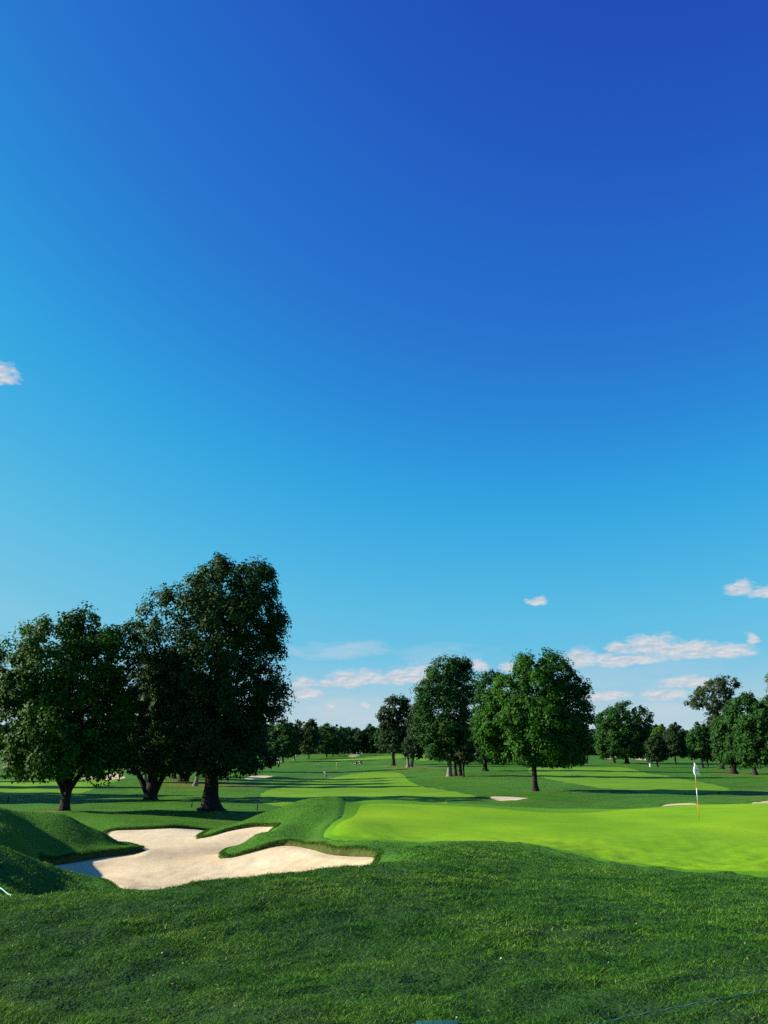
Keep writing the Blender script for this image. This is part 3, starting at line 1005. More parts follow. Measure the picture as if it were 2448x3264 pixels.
def limb_pts(a, b, sag=0.1, n=6, g=None):
    a, b = Vector(a), Vector(b)
    L = (b - a).length
    pts = []
    for i in range(n):
        t = i / (n - 1)
        p = a.lerp(b, t)
        p.z += math.sin(t * math.pi) * -sag * L * .35 + t * (1 - t) * L * .12
        if 0 < i < n - 1 and g is not None:
            p += Vector(g.normal(0, .025 * L, 3))
        pts.append(p)
    return pts


TREES = {}


def tree(name, label, cat, base, prof, depth=0.9, nleaf=12000, leaf=.3, clump=.8, trunk=.25, flare=1.7, fork=None, stems=None, lean=0.0, mat=None, bark=None,
         gap=0.2, shell=.45, limbs=9, seed=1, group=None, droop=.3, wave=.10, flare_h=.9, per=36, yshift=0.0, vlimbs=(), root_flare=.25):
    """base: world point. prof: rows (z, xl, xr) in metres relative to base."""
    g = np.random.default_rng(seed)
    random.seed(seed)
    root = empty(name, base, label=label, cat=cat, group=group)
    v, q, C = crown_mesh(g, prof, depth, nleaf, leaf, clump, per, gap, shell, droop, wave, yshift)
    put(np_mesh('crown', v, q, mat or M_oak), parent=root)
    P = np.array(sorted(prof))
    zlo, zhi = P[0, 0], P[-1, 0]
    mid = lambda z: float((np.interp(z, P[:, 0], P[:, 1]) + np.interp(z, P[:, 0], P[:, 2])) / 2)
    fork = fork or zlo + (zhi - zlo) * .14
    mb = MB()
    stems = stems or [((0, 0), trunk, lean, fork)]
    tops = []
    for (sx, sy), r, ln, fk in stems:
        pts, rad = [], []
        n = 9
        zt = zlo + (zhi - zlo) * .72
        for i in range(n + 5):
            z = -0.25 + (fk + .25) * (i / n) ** 1.7 if i <= n else fk + (zt - fk) * (i - n) / 5
            tt = max(z, 0) / fk
            x = sx + ln * min(tt, 1.5)
            if z > fk:
                k = (z - fk) / (zt - fk)
                x = (sx + ln) * (1 - k) + (mid(z) * .8 + .2 * (sx + ln)) * k
            pts.append((x + g.normal(0, r * .06), sy + g.normal(0, r * .06), z))
            rr = r * (1 - .22 * min(tt, 1)) * (1 + (flare - 1) * math.exp(-max(z, 0) / (flare_h * .38)) + root_flare * math.exp(-max(z, 0) / .22))
            if z > fk: rr = r * .74 * (1 - .8 * (z - fk) / (zt - fk))
            rad.append(rr)
        mb.tube(pts, rad, 12, .10)
        tops.append((pts, rad))
    for z0, x1, z1, r in vlimbs:
        mb.tube(limb_pts((0, 0, z0), (x1, float(g.normal(0, .3)), z1), 0, 5), [r, r * .95, r * .85, r * .75, r * .65], 10, .06)
    order = g.permutation(len(C))[:limbs]
    for kk, j in enumerate(order):
        c = C[j]
        pts, rad = tops[kk % len(tops)]
        cand = [i for i in range(len(pts)) if fork * .85 <= pts[i][2] < max(c[2] - .1 * (zhi - zlo), fork * 1.05)]
        i = cand[int(g.integers(len(cand)))] if cand else 9
        a = pts[i]
        r0 = rad[i] * .5
        lp = limb_pts(a, c * np.array([.85, .85, .97]), .2, 6, g)
        mb.tube(lp, [r0 * (1 - .85 * t / 5) for t in range(6)], 6, .05)
    mb.obj('trunk', bark or M_bark, root, smooth=True)
    TREES[name + str(seed)] = root
    return root


def prof_from_px(base, basepx, D, rows):
    """rows (py, pxl, pxr) of the crown outline in the photo -> metres relative to the base at that distance"""
    out = []
    for py, l, r in rows:
        a, b = at_depth(l, py, D), at_depth(r, py, D)
        out.append((a.z - base.z, a.x - base.x, b.x - base.x))
    return out


def ptree(name, label, cat, px, py, rows, D=None, trunk_px=12, **kw):
    b = ground_at(px, D) if D else hit(px, py, 40)
    D = b.y
    kw.setdefault('seed', int(px))
    return tree(name, label, cat, b, prof_from_px(b, px, D, rows), trunk=trunk_px / 2 * D / 2923, **kw)


# --- the four near trees
ptree('maple_tree', 'broad bright-edged maple at the far left with a short leaning trunk behind the grassy mound', 'tree', 205, 2583,
      [(2480, 110, 330), (2462, 10, 425), (2440, -30, 450), (2400, -45, 462), (2330, -40, 452), (2260, -55, 452), (2190, -45, 450), (2130, -30, 445), (2090, 10, 440), (2040, 38, 432), (2000, 62, 418), (1985, 90, 410), (1965, 180, 350), (1945, 215, 315), (1930, 255, 285)],
      D=58, trunk_px=31, flare=1.3, root_flare=.15, lean=0.12, nleaf=60000, leaf=.215, clump=.78, per=84, mat=M_nearmaple, gap=.36, limbs=16, fork=1.35, wave=.14, flare_h=.6,
      vlimbs=[(.8, -1.05, 2.7, .17), (.95, 1.0, 2.6, .18), (1.0, -.35, 3.0, .17)])
ptree('linden_tree', 'tallest tree of the view, dark linden with a thick flared trunk left of centre', 'tree', 670, 2581,
      [(2452, 480, 880), (2435, 430, 925), (2390, 415, 930), (2340, 425, 902), (2300, 425, 902), (2285, 425, 940), (2240, 425, 970), (2200, 425, 958), (2150, 425, 928), (2090, 425, 938), (2040, 420, 935), (1990, 440, 960), (1950, 475, 965), (1920, 485, 935), (1870, 525, 925), (1830, 580, 902), (1812, 615, 890), (1800, 635, 830), (1786, 648, 760), (1774, 665, 722)],
      D=62, trunk_px=42, flare=1.55, flare_h=3.0, root_flare=.85, nleaf=84000, leaf=.21, clump=.75, per=76, mat=M_linden, gap=.40, limbs=18, fork=3.6, droop=.7, wave=.13)
ptree('forked_tree', 'double-stemmed dark tree standing between the maple and the tall linden', 'tree', 480, 2550,
      [(2456, 370, 600), (2440, 320, 680), (2380, 290, 700), (2300, 290, 690), (2220, 300, 690), (2170, 325, 665), (2125, 370, 620), (2095, 430, 550)],
      D=86, depth=1.25, nleaf=26000, leaf=.36, clump=.8, mat=M_dark, gap=.1, seed=480, stems=[((0, 0), .55, .1, 3.0), ((-.1, .1), .30, -1.35, 2.6), ((.1, 0), .28, 1.25, 2.8)], flare=1.15)
ptree('spreading_maple', 'big leafy maple right of centre, sunlit on its left side, alone on the rough', 'tree', 1706, 2520,
      [(2432, 1620, 1860), (2420, 1558, 1885), (2390, 1543, 1895), (2350, 1538, 1897), (2310, 1533, 1899), (2285, 1527, 1902), (2260, 1538, 1872), (2230, 1550, 1858), (2190, 1572, 1860), (2150, 1592, 1842), (2110, 1622, 1820), (2085, 1632, 1780), (2075, 1670, 1750)],
      trunk_px=17, flare=1.6, nleaf=56000, leaf=.32, clump=1.05, per=72, mat=M_lonemaple, gap=.42, limbs=14, wave=.13, D=108)
# --- mid distance, centre
ptree('tall_oak', 'tall narrow tree with a pale trunk in the centre clump', 'tree', 1433, 2476,
      [(2415, 1345, 1470), (2390, 1340, 1500), (2340, 1322, 1505), (2290, 1318, 1508), (2240, 1325, 1510), (2190, 1322, 1508), (2160, 1345, 1508), (2130, 1355, 1506), (2110, 1385, 1500), (2090, 1400, 1465)],
      D=170, trunk_px=15, flare=1.5, nleaf=30000, leaf=.42, clump=1.3, per=50, mat=M_oak, bark=M_bark_pale, gap=.42, limbs=12, wave=.15)
ptree('dark_oak', 'dark oak left of the centre clump with its crown clear of the treeline', 'tree', 1254, 2441,
      [(2395, 1215, 1300), (2370, 1205, 1325), (2330, 1200, 1325), (2290, 1190, 1320), (2270, 1186, 1316), (2250, 1215, 1312), (2230, 1225, 1308), (2220, 1240, 1295)],
      D=268, trunk_px=11, nleaf=9000, leaf=.7, clump=1.5, mat=M_dark, gap=.3, limbs=8)
ptree('twin_trunk_tree', 'shadowed tree with two pale close trunks left of the tall pale-trunked tree', 'tree', 1305, 2446,
      [(2412, 1270, 1345), (2380, 1272, 1372), (2330, 1290, 1380), (2280, 1300, 1375), (2250, 1310, 1365), (2235, 1325, 1350)],
      D=245, nleaf=7000, leaf=.65, clump=1.4, mat=M_dark, bark=M_bark_pale, gap=.15, stems=[((-.35, 0), .4, -.1, 3), ((.55, 0), .38, .6, 3)], limbs=6)
ptree('shaded_tree', 'mid green tree half hidden between the tall narrow tree and the sunlit maple', 'tree', 1547, 2458,
      [(2425, 1480, 1620), (2390, 1480, 1630), (2330, 1485, 1640), (2270, 1495, 1640), (2220, 1495, 1620), (2180, 1500, 1605), (2150, 1503, 1600), (2137, 1540, 1580)],
      D=205, trunk_px=13, flare=2.0, nleaf=14000, leaf=.55, clump=1.3, mat=M_oak, gap=.2)
ptree('small_brown_tree', 'small brownish tree at the foot of the centre clump', 'tree', 1478, 2476,
      [(2432, 1450, 1505), (2410, 1444, 1512), (2385, 1455, 1514), (2370, 1470, 1512), (2362, 1485, 1508)],
      D=168, trunk_px=6, flare=1.2, nleaf=5000, leaf=.32, clump=.6, mat=M_brown, gap=.2)
ptree('thin_stem_tree', 'dark slim tree just right of the pale trunk in the centre clump', 'tree', 1465, 2474,
      [(2425, 1435, 1490), (2390, 1430, 1500), (2340, 1435, 1500), (2300, 1445, 1490)],
      D=172, nleaf=4000, leaf=.45, clump=1.0, mat=M_dark, stems=[((-.7, .6), .30, 0, 3), ((.15, 0), .36, 0, 3)], flare=1.2)
ptree('background_tree', 'dark tree with two thin trunks behind the lower left edge of the sunlit maple', 'tree', 1574, 2443,
      [(2420, 1500, 1660), (2380, 1500, 1670), (2330, 1520, 1660), (2290, 1550, 1640)],
      D=262, nleaf=6000, leaf=.75, clump=1.8, mat=M_dark, bark=M_bark_pale, stems=[((-.3, 0), .36, 0, 2.5), ((1.0, .5), .5, .2, 2.5)], flare=1.2)
# --- mid distance, right
ptree('round_oak', 'wide round-topped tree standing alone on the right of the sunlit maple', 'tree', 1999, 2433,
      [(2412, 1905, 2060), (2385, 1892, 2072), (2340, 1888, 2074), (2300, 1892, 2076), (2278, 1895, 2072), (2265, 1920, 2060), (2250, 1935, 2040), (2236, 1965, 2005)],
      D=315, trunk_px=13, flare=1.7, nleaf=14000, leaf=.75, clump=1.7, mat=M_oak, gap=.28, limbs=12)
ptree('slim_oak', 'slimmer tree whose leaves merge with the left of the wide round-topped tree', 'tree', 1958, 2430,
      [(2410, 1915, 2000), (2380, 1905, 2010), (2340, 1900, 2005), (2300, 1910, 1990)],
      D=330, trunk_px=8, nleaf=5000, leaf=.75, clump=1.7, mat=M_dark)
ptree('small_dark_tree', 'small dark low-crowned tree beside the pale litter bin', 'tree', 2096, 2445,
      [(2422, 2060, 2125), (2400, 2054, 2130), (2370, 2056, 2124), (2350, 2068, 2112), (2340, 2080, 2105)],
      D=255, trunk_px=6, nleaf=6000, leaf=.5, clump=1.0, mat=M_dark, gap=.05, flare=1.3)
ptree('dome_tree', 'near-black dome-shaped tree left of the white flag', 'tree', 2154, 2433,
      [(2412, 2112, 2192), (2385, 2106, 2196), (2350, 2112, 2192), (2330, 2122, 2182), (2310, 2135, 2168), (2298, 2148, 2156)],
      D=300, trunk_px=6, nleaf=9000, leaf=.6, clump=1.1, mat=M_dark, gap=.0, wave=.03, flare=1.2)
ptree('leaning_tree', 'mid green tree with a pale leaning trunk directly behind the white flag', 'tree', 2242, 2444,
      [(2415, 2198, 2268), (2385, 2190, 2275), (2350, 2192, 2275), (2325, 2200, 2265), (2305, 2215, 2245)],
      D=255, trunk_px=6, lean=-.5, nleaf=7000, leaf=.55, clump=1.2, mat=M_oak, bark=M_bark_pale, flare=1.2)
ptree('straight_tree', 'thin upright tree just right of the pale leaning trunk', 'tree', 2256, 2440,
      [(2418, 2235, 2282), (2390, 2230, 2288), (2350, 2232, 2285), (2322, 2245, 2275)],
      D=270, trunk_px=6, nleaf=4500, leaf=.55, clump=1.2, mat=M_dark, flare=1.2)
ptree('willow_tree', 'tall airy grey-green willow rising behind the right-hand trees', 'tree', 2300, 2450,
      [(2410, 2250, 2345), (2360, 2255, 2360), (2320, 2240, 2365), (2290, 2235, 2365), (2262, 2228, 2365), (2245, 2170, 2362), (2228, 2180, 2362), (2205, 2195, 2360), (2180, 2225, 2358), (2162, 2255, 2345), (2152, 2300, 2340)],
      D=235, trunk_px=14, nleaf=14000, leaf=.5, clump=1.05, mat=M_willow, gap=.52, shell=.55, limbs=30, wave=.18, per=30, fork=4)
ptree('thick_trunk_tree', 'dense dark green tree with a stout trunk behind and right of the white flag', 'tree', 2338, 2467,
      [(2435, 2300, 2400), (2410, 2282, 2425), (2370, 2275, 2430), (2320, 2280, 2432), (2270, 2296, 2430), (2235, 2320, 2420), (2215, 2345, 2405), (2206, 2365, 2395)],
      D=190, trunk_px=21, flare=1.75, nleaf=15000, leaf=.5, clump=1.1, mat=M_oak, gap=.12)
ptree('edge_maple', 'low-branched dark tree at the right edge of the photo', 'tree', 2407, 2474,
      [(2440, 2350, 2470), (2415, 2335, 2510), (2370, 2332, 2530), (2320, 2345, 2540), (2270, 2370, 2540), (2235, 2400, 2520), (2220, 2430, 2500)],
      D=182, trunk_px=13, flare=1.7, nleaf=14000, leaf=.5, clump=1.1, mat=M_oak, fork=2.0, limbs=12)
ptree('yellow_green_tree', 'taller yellow-green tree cut off by the right edge of the photo', 'tree', 2540, 2455,
      [(2400, 2440, 2620), (2330, 2425, 2640), (2260, 2415, 2640), (2225, 2428, 2640), (2200, 2440, 2630), (2170, 2435, 2620), (2145, 2444, 2600), (2080, 2480, 2570)],
      D=215, trunk_px=16, nleaf=11000, leaf=.55, clump=1.3, mat=M_lime, gap=.3)
ptree('distant_lime_tree', 'pale yellow-green tree far off in the gap left of the near-black dome tree', 'tree', 2090, 2405,
      [(2398, 2060, 2130), (2370, 2055, 2135), (2345, 2062, 2128), (2328, 2075, 2122), (2318, 2095, 2115)],
      D=520, trunk_px=5, nleaf=4000, leaf=1.0, clump=1.8, mat=M_lime)

# --- trunks seen under the near crowns, left
for (px, py, D, tp, ln, lab, bk, sd, st) in [
    (462, 2495, 138, 10, 0, 'pale straight trunk tree glimpsed between the two stems of the forked tree', M_bark_pale, 31, None),
    (556, 2480, 160, 9, .05, 'slim dark tree in the shade between the forked tree and the linden', M_bark, 32, None),
    (585, 2493, 142, 17, .1, 'tree with a stout double trunk and brown soil at its foot, left of the linden', M_bark, 33, [((-.35, 0), .45, 0, 3), ((.2, 0), .42, 1.3, 3)]),
    (622, 2507, 125, 11, .8, 'tree with a grey leaning trunk just left of the linden', M_bark_pale, 34, None),
    (648, 2472, 178, 7, 0, 'thin dark tree showing beside the left edge of the linden trunk', M_bark, 35, None),
    (734, 2454, 235, 8, 0, 'far dark trunk tree showing right of the linden trunk', M_bark, 36, None),
]:
    ptree('shade_tree', lab, 'tree', px, py,
          [(2437 - (py - 2454) * .12, px - 60, px + 62), (2405, px - 95, px + 95), (2350, px - 105, px + 105), (2280, px - 95, px + 95), (2220, px - 65, px + 65), (2180, px - 25, px + 25)],
          D=D, trunk_px=tp, lean=ln, nleaf=9000, leaf=.55, clump=1.3, mat=M_dark, bark=bk, seed=sd, stems=st, group='trees behind the linden and the forked tree')

# --- trees beyond the left edge: only their long shadows reach the view
for k, (x, y, hgt, r) in enumerate([(-56, 99, 15, 8.5), (-48, 86, 13, 6.5), (-64, 122, 15, 4.5), (-78, 146, 14, 5), (-92, 178, 15, 7)]):
    b = Vector((x, y, h1(x, y)))
    tree('offside_tree', ['full dark tree beyond the left edge, casting the widest shadow band', 'dark tree beyond the left edge, nearest of those that cast shadows', 'tall tree beyond the left edge over the left fairway',
                          'slim tall tree further out beyond the left fairway', 'farthest broad tree beyond the left edge of the course'][k], 'tree', b,
         [(2.2, -r * .6, r * .6), (3.5, -r, r), (hgt * .6, -r, r), (hgt * .85, -r * .6, r * .6), (hgt, -.3, .3)], nleaf=11000, leaf=.6, clump=1.4, mat=M_oak, seed=60 + k, trunk=.32, group='trees beyond the left edge')

# ------------------------------------------------------------------ far treeline: copies of a few kinds
def copy_tree(src, loc, rz, s, label, group):
    c = src.copy(); COL.objects.link(c)
    c.location = loc; c.rotation_euler = (0, 0, rz); c.scale = (s[0], s[0], s[1])
    c['label'] = label
    if group: c['group'] = group
    for ch in src.children:
        d = ch.copy(); COL.objects.link(d); d.parent = c
    return c


KINDS = []
for k, (nm, mt, bk, rows) in enumerate([
    ('woodland_tree', M_oak, M_bark, [(3, -4, 4), (6, -6.5, 6), (11, -7, 7.5), (16, -5.5, 6), (20, -3, 3.5), (22, -.6, .6)]),
    ('woodland_tree', M_dark, M_bark_pale, [(4, -3, 3), (8, -5, 5), (14, -5.5, 5), (19, -4, 4.5), (23, -.8, .5)]),
    ('woodland_tree', M_oak, M_bark_pale, [(2, -5, 5), (5, -8, 7), (9, -8.5, 8), (13, -6.5, 7), (17, -3, 4), (18.5, -1, 1)]),
    ('woodland_tree', M_willow, M_bark, [(4, -4, 4), (9, -5, 6), (15, -6, 5), (20, -5, 4.5), (24, -3.5, 1), (26, -2, -.5)]),
]):
    p = (-26 + k * 13, 560 + 6 * k)
    KINDS.append(tree(nm, 'tree', 'tree', Vector((p[0], p[1], h1(*p))), rows, nleaf=3600, leaf=1.15, clump=1.9, mat=mt, bark=bk, seed=80 + k, trunk=.38, gap=.35 if k == 3 else .15, limbs=6, flare=1.2, per=24))

KLAB = ['broad mid green tree', 'narrow dark tree with a pale trunk', 'low wide mid green tree', 'tall thin grey-green tree']
used = [False] * 4
# individual trees in front of the wood (px, depth, kind, height px top)
front = [(882, 350, 1, 2300, 'slim dark tree at the right foot of the linden crown'), (902, 345, 0, 2292, 'broad dark tree standing first right of the linden'), (938, 385, 1, 2293, 'upright dark tree second right of the linden'),
         (984, 395, 3, 2285, 'open-branched grey-green tree with a forked trunk, third right of the linden'), (1041, 420, 0, 2305, 'tree with a dark thick trunk by the brown knoll'), (1061, 440, 2, 2325, 'low round tree just right of the brown knoll')]


def far_tree(px, D, k, top, lab, grp, rz=None):
    b = ground_at(px, D)
    hz = at_depth(px, top, D).z - b.z
    h0 = (22, 23, 18.5, 26)[k]
    sv = hz / h0
    sh = min(max(sv, .8), 1.2) * random.uniform(1.0, 1.25)
    rz = random.uniform(0, 6.28) if rz is None else rz
    if not used[k]:
        used[k] = True
        o = KINDS[k]
        o.location = b; o.rotation_euler = (0, 0, rz); o.scale = (sh, sh, sv); o['label'] = lab
        if grp: o['group'] = grp
        return o
    return copy_tree(KINDS[k], b, rz, (sh, sv), lab, grp)


def wood_mass():
    g = np.random.default_rng(99)
    m = 42000
    az = np.radians(g.uniform(-48, 48, m))
    r = g.uniform(600, 680, m)
    x, y = r * np.sin(az), r * np.cos(az)
    z0 = H(x, y)
    top = 17.5 + 2.2 * np.sin(az * 55) + 1.6 * np.sin(az * 131 + 1) + 1.2 * np.sin(az * 290 + r * .1)
    z = z0 + top * g.uniform(0, 1, m) ** .9
    pos = np.c_[x, y, z]
    nor = g.normal(0, 1, (m, 3)); nor[:, 1] -= .8; nor /= np.linalg.norm(nor, axis=1)[:, None]
    t = g.normal(0, 1, (m, 3)); t -= nor * (t * nor).sum(1)[:, None]; t /= np.linalg.norm(t, axis=1)[:, None]
    q = np.cross(nor, t)
    L = g.uniform(1.4, 3.6, m)[:, None]
    v = np.stack([pos - t * L * .5, pos + q * L * .35, pos + t * L * .5, pos - q * L * .35], 1).reshape(-1, 3)
    o = np_mesh('woodland', v, np.arange(m)[:, None] * 4 + np.arange(4), M_dark)
    put(o, 'dark far wood closing the horizon behind the single trees', 'woodland', kind='stuff')


wood_mass()
random.seed(5)
for e in front:
    far_tree(*e, 'single trees before the far wood')
rowsW = []
px = -120
i = 0
tops = [(-200, 2300), (300, 2300), (560, 2290), (860, 2305), (930, 2318), (1000, 2322), (1060, 2325), (1100, 2312), (1140, 2314), (1200, 2310), (1300, 2300), (1420, 2290), (1650, 2310), (1850, 2330), (1910, 2345), (2060, 2338), (2140, 2330), (2220, 2325), (2300, 2320), (2600, 2300)]
KN = ['broad mid green tree of the far wood along the horizon', 'narrow dark pale-trunked tree of the far wood along the horizon', 'low wide mid green tree of the far wood along the horizon', 'tall thin grey-green tree of the far wood along the horizon']
while px < 2560:
    k = [0, 1, 2, 0, 1, 0, 2, 1][i % 8]
    top = np.interp(px, [t[0] for t in tops], [t[1] for t in tops]) + random.uniform(-6, 8)
    D = 520 + random.uniform(-15, 40)
    far_tree(px, D, k, top, KN[k], 'far wood ' + ['broad', 'narrow', 'low', 'thin'][k] + ' trees')
    far_tree(px + 17, D + 60, (k + 1) % 3, top + random.uniform(2, 14), KN[(k + 1) % 3], 'far wood ' + ['broad', 'narrow', 'low', 'thin'][(k + 1) % 3] + ' trees')
    px += random.uniform(20, 34)
    i += 1

# ------------------------------------------------------------------ small things on the course
M_white = plain('white_paint', (.78, .78, .76), .45, .4, .05)
M_red = plain('red_paint', (.55, .03, .02), .45, .4, .1)
M_orange = plain('orange_red_paint', (.62, .14, .02), .45, .4, .1)
M_cloth = plain('white_flag_cloth', (.80, .79, .77), .8, .1, .04)
M_black = plain('black_rubber', (.02, .02, .022), .7, .3, .2)
M_boxgreen = plain('green_plastic', (.006, .060, .034), .5, .4, .15, 20)
M_teal = plain('pale_turquoise_line', (.14, .36, .29), .5, .3, .1)
M_cord = plain('pale_green_cord', (.13, .26, .19), .8, .1, .25, 60)
M_bin = plain('pale_grey_steel', (.55, .55, .53), .5, .4, .1)
M_wood = plain('dark_wood', (.035, .028, .022), .85, .2, .3)
M_stone = plain('grey_stone', (.05, .05, .045), .9, .2, .3)
M_skin = plain('skin', (.45, .26, .18), .6, .3, .05)
M_shirt = plain('white_shirt', (.75, .74, .72), .8, .1, .05)
M_trouser = plain('dark_trousers', (.035, .032, .040), .85, .1, .1)
M_plum = plain('plum_top', (.07, .045, .07), .85, .1, .1)
M_tan = plain('tan_shorts', (.30, .20, .13), .85, .1, .1)
M_cartbody = plain('dark_cart_paint', (.045, .04, .035), .4, .5, .1)
M_cartwhite = plain('cream_cart_paint', (.70, .66, .58), .4, .5, .05)


def pole_seg(name, z0, z1, r, mat, root):
    return MB().tube([(0, 0, z0), (0, 0, z1)], [r, r], 10).obj(name, mat, root, smooth=False)


def flagstick(px, py, label, D=None, h=2.13, flag_mat=None, rz=0.0, lean=0.0, dmin=20, emblem=True, bands=True):
    b = ground_at(px, D) if D else hit(px, py, dmin)
    root = empty('flagstick', b, label=label, cat='flagstick')
    root.rotation_euler = (0, lean, rz)
    r = .0125
    if bands:
        segs = [(-.1, .10, .008, M_black), (.10, .72, r, M_orange), (.72, 1.19, r, M_white), (1.19, 1.30, r, M_red), (1.30, 1.46, r, M_red), (1.46, h, r, M_white)]
    else:
        segs = [(-.1, h, r, M_white)]
    for z0, z1, rr, m in segs:
        pole_seg('pole_band', z0, z1, rr, m, root)
    MB().tube([(0, 0, h), (0, 0, h + .03)], [r * 1.3, r * .5], 10).obj('finial', M_black, root)
    # flag hanging in soft folds
    nx, nz = 14, 16
    v, f = [], []
    for i in range(nx + 1):
        u = i / nx
        for j in range(nz + 1):
            w = j / nz
            drop = u * .36 * (1 - .35 * w)
            x = .02 + (.155 * math.sin(min(u * 1.15, 1) * math.pi / 2)) * (.25 + .75 * math.sin(min(1, w * 1.25 + .1) * math.pi * .62))
            y = .045 * math.sin(u * 9 + w * 1.4) * u
            z = h - .01 - w * (.44 - .07 * u) - drop * .42
            v.append((x, y, z))
    for i in range(nx):
        for j in range(nz):
            a = i * (nz + 1) + j
            f.append((a, a + 1, a + nz + 2, a + nz + 1))
    # the cloth also bellies out on the near side of the pole
    b0 = len(v)
    for i in range(6):
        u = i / 5
        for j in range(nz + 1):
            w = j / nz
            v.append((.012 - .085 * u * (.12 + .9 * math.sin(min(1, w * 1.02) * math.pi * .80) ** 1.3), -.02 - .03 * math.sin(u * 3), h - .02 - w * (.50 - .12 * u) - u * .05))
    for i in range(5):
        for j in range(nz):
            a = b0 + i * (nz + 1) + j
            f.append((a, a + nz + 1, a + nz + 2, a + 1))
    o = np_mesh('flag', v, f, flag_mat or M_cloth, True)
    put(o, parent=root)
    so = o.modifiers.new('thickness', 'SOLIDIFY'); so.thickness = .003
    if emblem:
        mb = MB()
        ring = [(.075 + .026 * math.cos(t) * (1 + .25 * math.sin(3 * t)), -.058, h - .30 + .030 * math.sin(t)) for t in np.linspace(0, 2 * math.pi, 17)[:-1]]
        mb.v = ring + [(x, y + .012, z) for x, y, z in ring]
        k = len(ring)
        mb.f = [tuple(range(k))] + [(i, (i + 1) % k, (i + 1) % k + k, i + k) for i in range(k)]
        e = mb.obj('emblem', plain('faded_red_print', (.42, .10, .12), .8, .1, .1), o)
    return root


flagstick(2229, 2615, 'red and white banded flagstick with a limp white flag on the near green', D=36)
flagstick(1277, 2412, 'tiny far flagstick with a pale yellow flag on the distant green', D=470, emblem=False, bands=False, flag_mat=plain('pale_yellow_cloth', (.75, .75, .40), .8, .1, .05))

# stakes
for (px, D, hh, lab) in [(610, 66, .36, 'short dark stake left of the linden trunk, leaning a little'), (819, 64, .40, 'short dark stake right of the linden trunk'), (25, 82, .5, 'thin dark stake in the shadow band at the far left'), (1817, 101, .45, 'thin dark stake right of the sunlit maple trunk')]:
    b = ground_at(px, D)
    root = empty('stake', b, label=lab, cat='stake', group='short stakes on the course')
    root.rotation_euler = (0, math.radians(4 if px == 610 else 1), 0)
    MB().tube([(0, 0, -.15), (0, 0, hh)], [.05, .045], 8).obj('post', M_wood, root)
    MB().tube([(0, 0, hh), (0, 0, hh + .03)], [.055, .035], 8).obj('cap', M_black, root)

# valve box at the bottom of the picture
vb = hit(1396, 3284, 3)
root = empty('valve_box', vb, label='dark green plastic irrigation box lid sunk in the grass at the bottom edge', cat='valve box')
root.rotation_euler = (0, 0, math.radians(3))
MB().box(-.17, .17, -.10, .10, -.2, .018).obj('rim', M_black, root, bevel=.008)
lid = MB().box(-.13, .13, -.085, .085, .018, .034)
for k in range(4):
    x = -.10 + k * .066
    lid.box(x - .004, x + .004, -.075, .075, .034, .036)
lid.obj('lid', M_boxgreen, root, bevel=.003)

# cord lying on the grass, bottom right; stretched line at the left edge
def cord(name, label, cat, pts, r, mat, lift, twist=False):
    P = []
    for a, b in zip(pts[:-1], pts[1:]):
        for t in np.arange(0, 1, .04):
            P.append(a.lerp(b, t))
    P.append(pts[-1])
    P = [Vector((p.x, p.y, p.z + lift + .004 * math.sin(i * .9))) for i, p in enumerate(P)]
    o = MB().tube(P, [r * (1 + (.35 * math.sin(i * 2.1) if twist else 0)) for i in range(len(P))], 8).obj(name, mat, None, smooth=True)
    o['label'] = label; o['category'] = cat
    return o


a, b = hit(1940, 3268, 3), hit(2452, 3166, 3)
d = (b - a)
cord('cord', 'thin pale green twisted cord lying across the grass at the bottom right', 'cord', [a - d * .15, a, a + d * .5, b, b + d * .6], .0032, M_cord, .026, True)
a = at_depth(46, 2867, 12.3)
b = at_depth(-60, 2797, 12.8)
o = cord('rope', 'pale turquoise rope running down to the turf at the left edge', 'rope', [a - Vector((0, 0, .02)), b, b + (b - a) * .6], .011, M_teal, .035)

# litter bin
b = ground_at(2073, 262)
root = empty('litter_bin', b, label='pale grey cylindrical litter bin beside the small dark tree', cat='bin')
MB().tube([(0, 0, 0), (0, 0, .08), (0, 0, .82)], [.22, .25, .25], 20).obj('body', M_bin, root)
MB().tube([(0, 0, .82), (0, 0, .88), (0, 0, .92)], [.28, .28, .18], 20).obj('lid', M_white, root)

# small stone by the right fairway
b = ground_at(2293, 104)
g = np.random.default_rng(3)
bm = bmesh.new()
bmesh.ops.create_icosphere(bm, subdivisions=3, radius=.16)
for v in bm.verts:
    v.co *= 1 + .18 * math.sin(v.co.x * 23 + v.co.z * 17) + float(g.normal(0, .02))
    v.co.z *= .75
me = bpy.data.meshes.new('stone'); bm.to_mesh(me); bm.free(); me.materials.append(M_stone)
o = bpy.data.objects.new('stone', me); o.location = b + Vector((0, 0, .06))
put(o, 'small dark lump of stone at the near edge of the right fairway', 'stone')

# pale markers by the far wood
for (px, py, D, lab) in [(838, 2430, 330, 'small cream tee marker post under the right edge of the linden'), (923, 2408, 455, 'small white marker near the far wood, left one of two'), (943, 2408, 455, 'small white marker near the far wood, right one of two')]:
    b = ground_at(px, D)
    root = empty('tee_marker', b, label=lab, cat='marker', group='pale markers far down the course')
    MB().tube([(0, 0, -.1), (.05, 0, .55)], [.16, .15], 8).obj('post', M_cartwhite, root)
    MB().box(-.25, .35, -.03, .03, .55, .95).obj('plate', M_shirt, root)


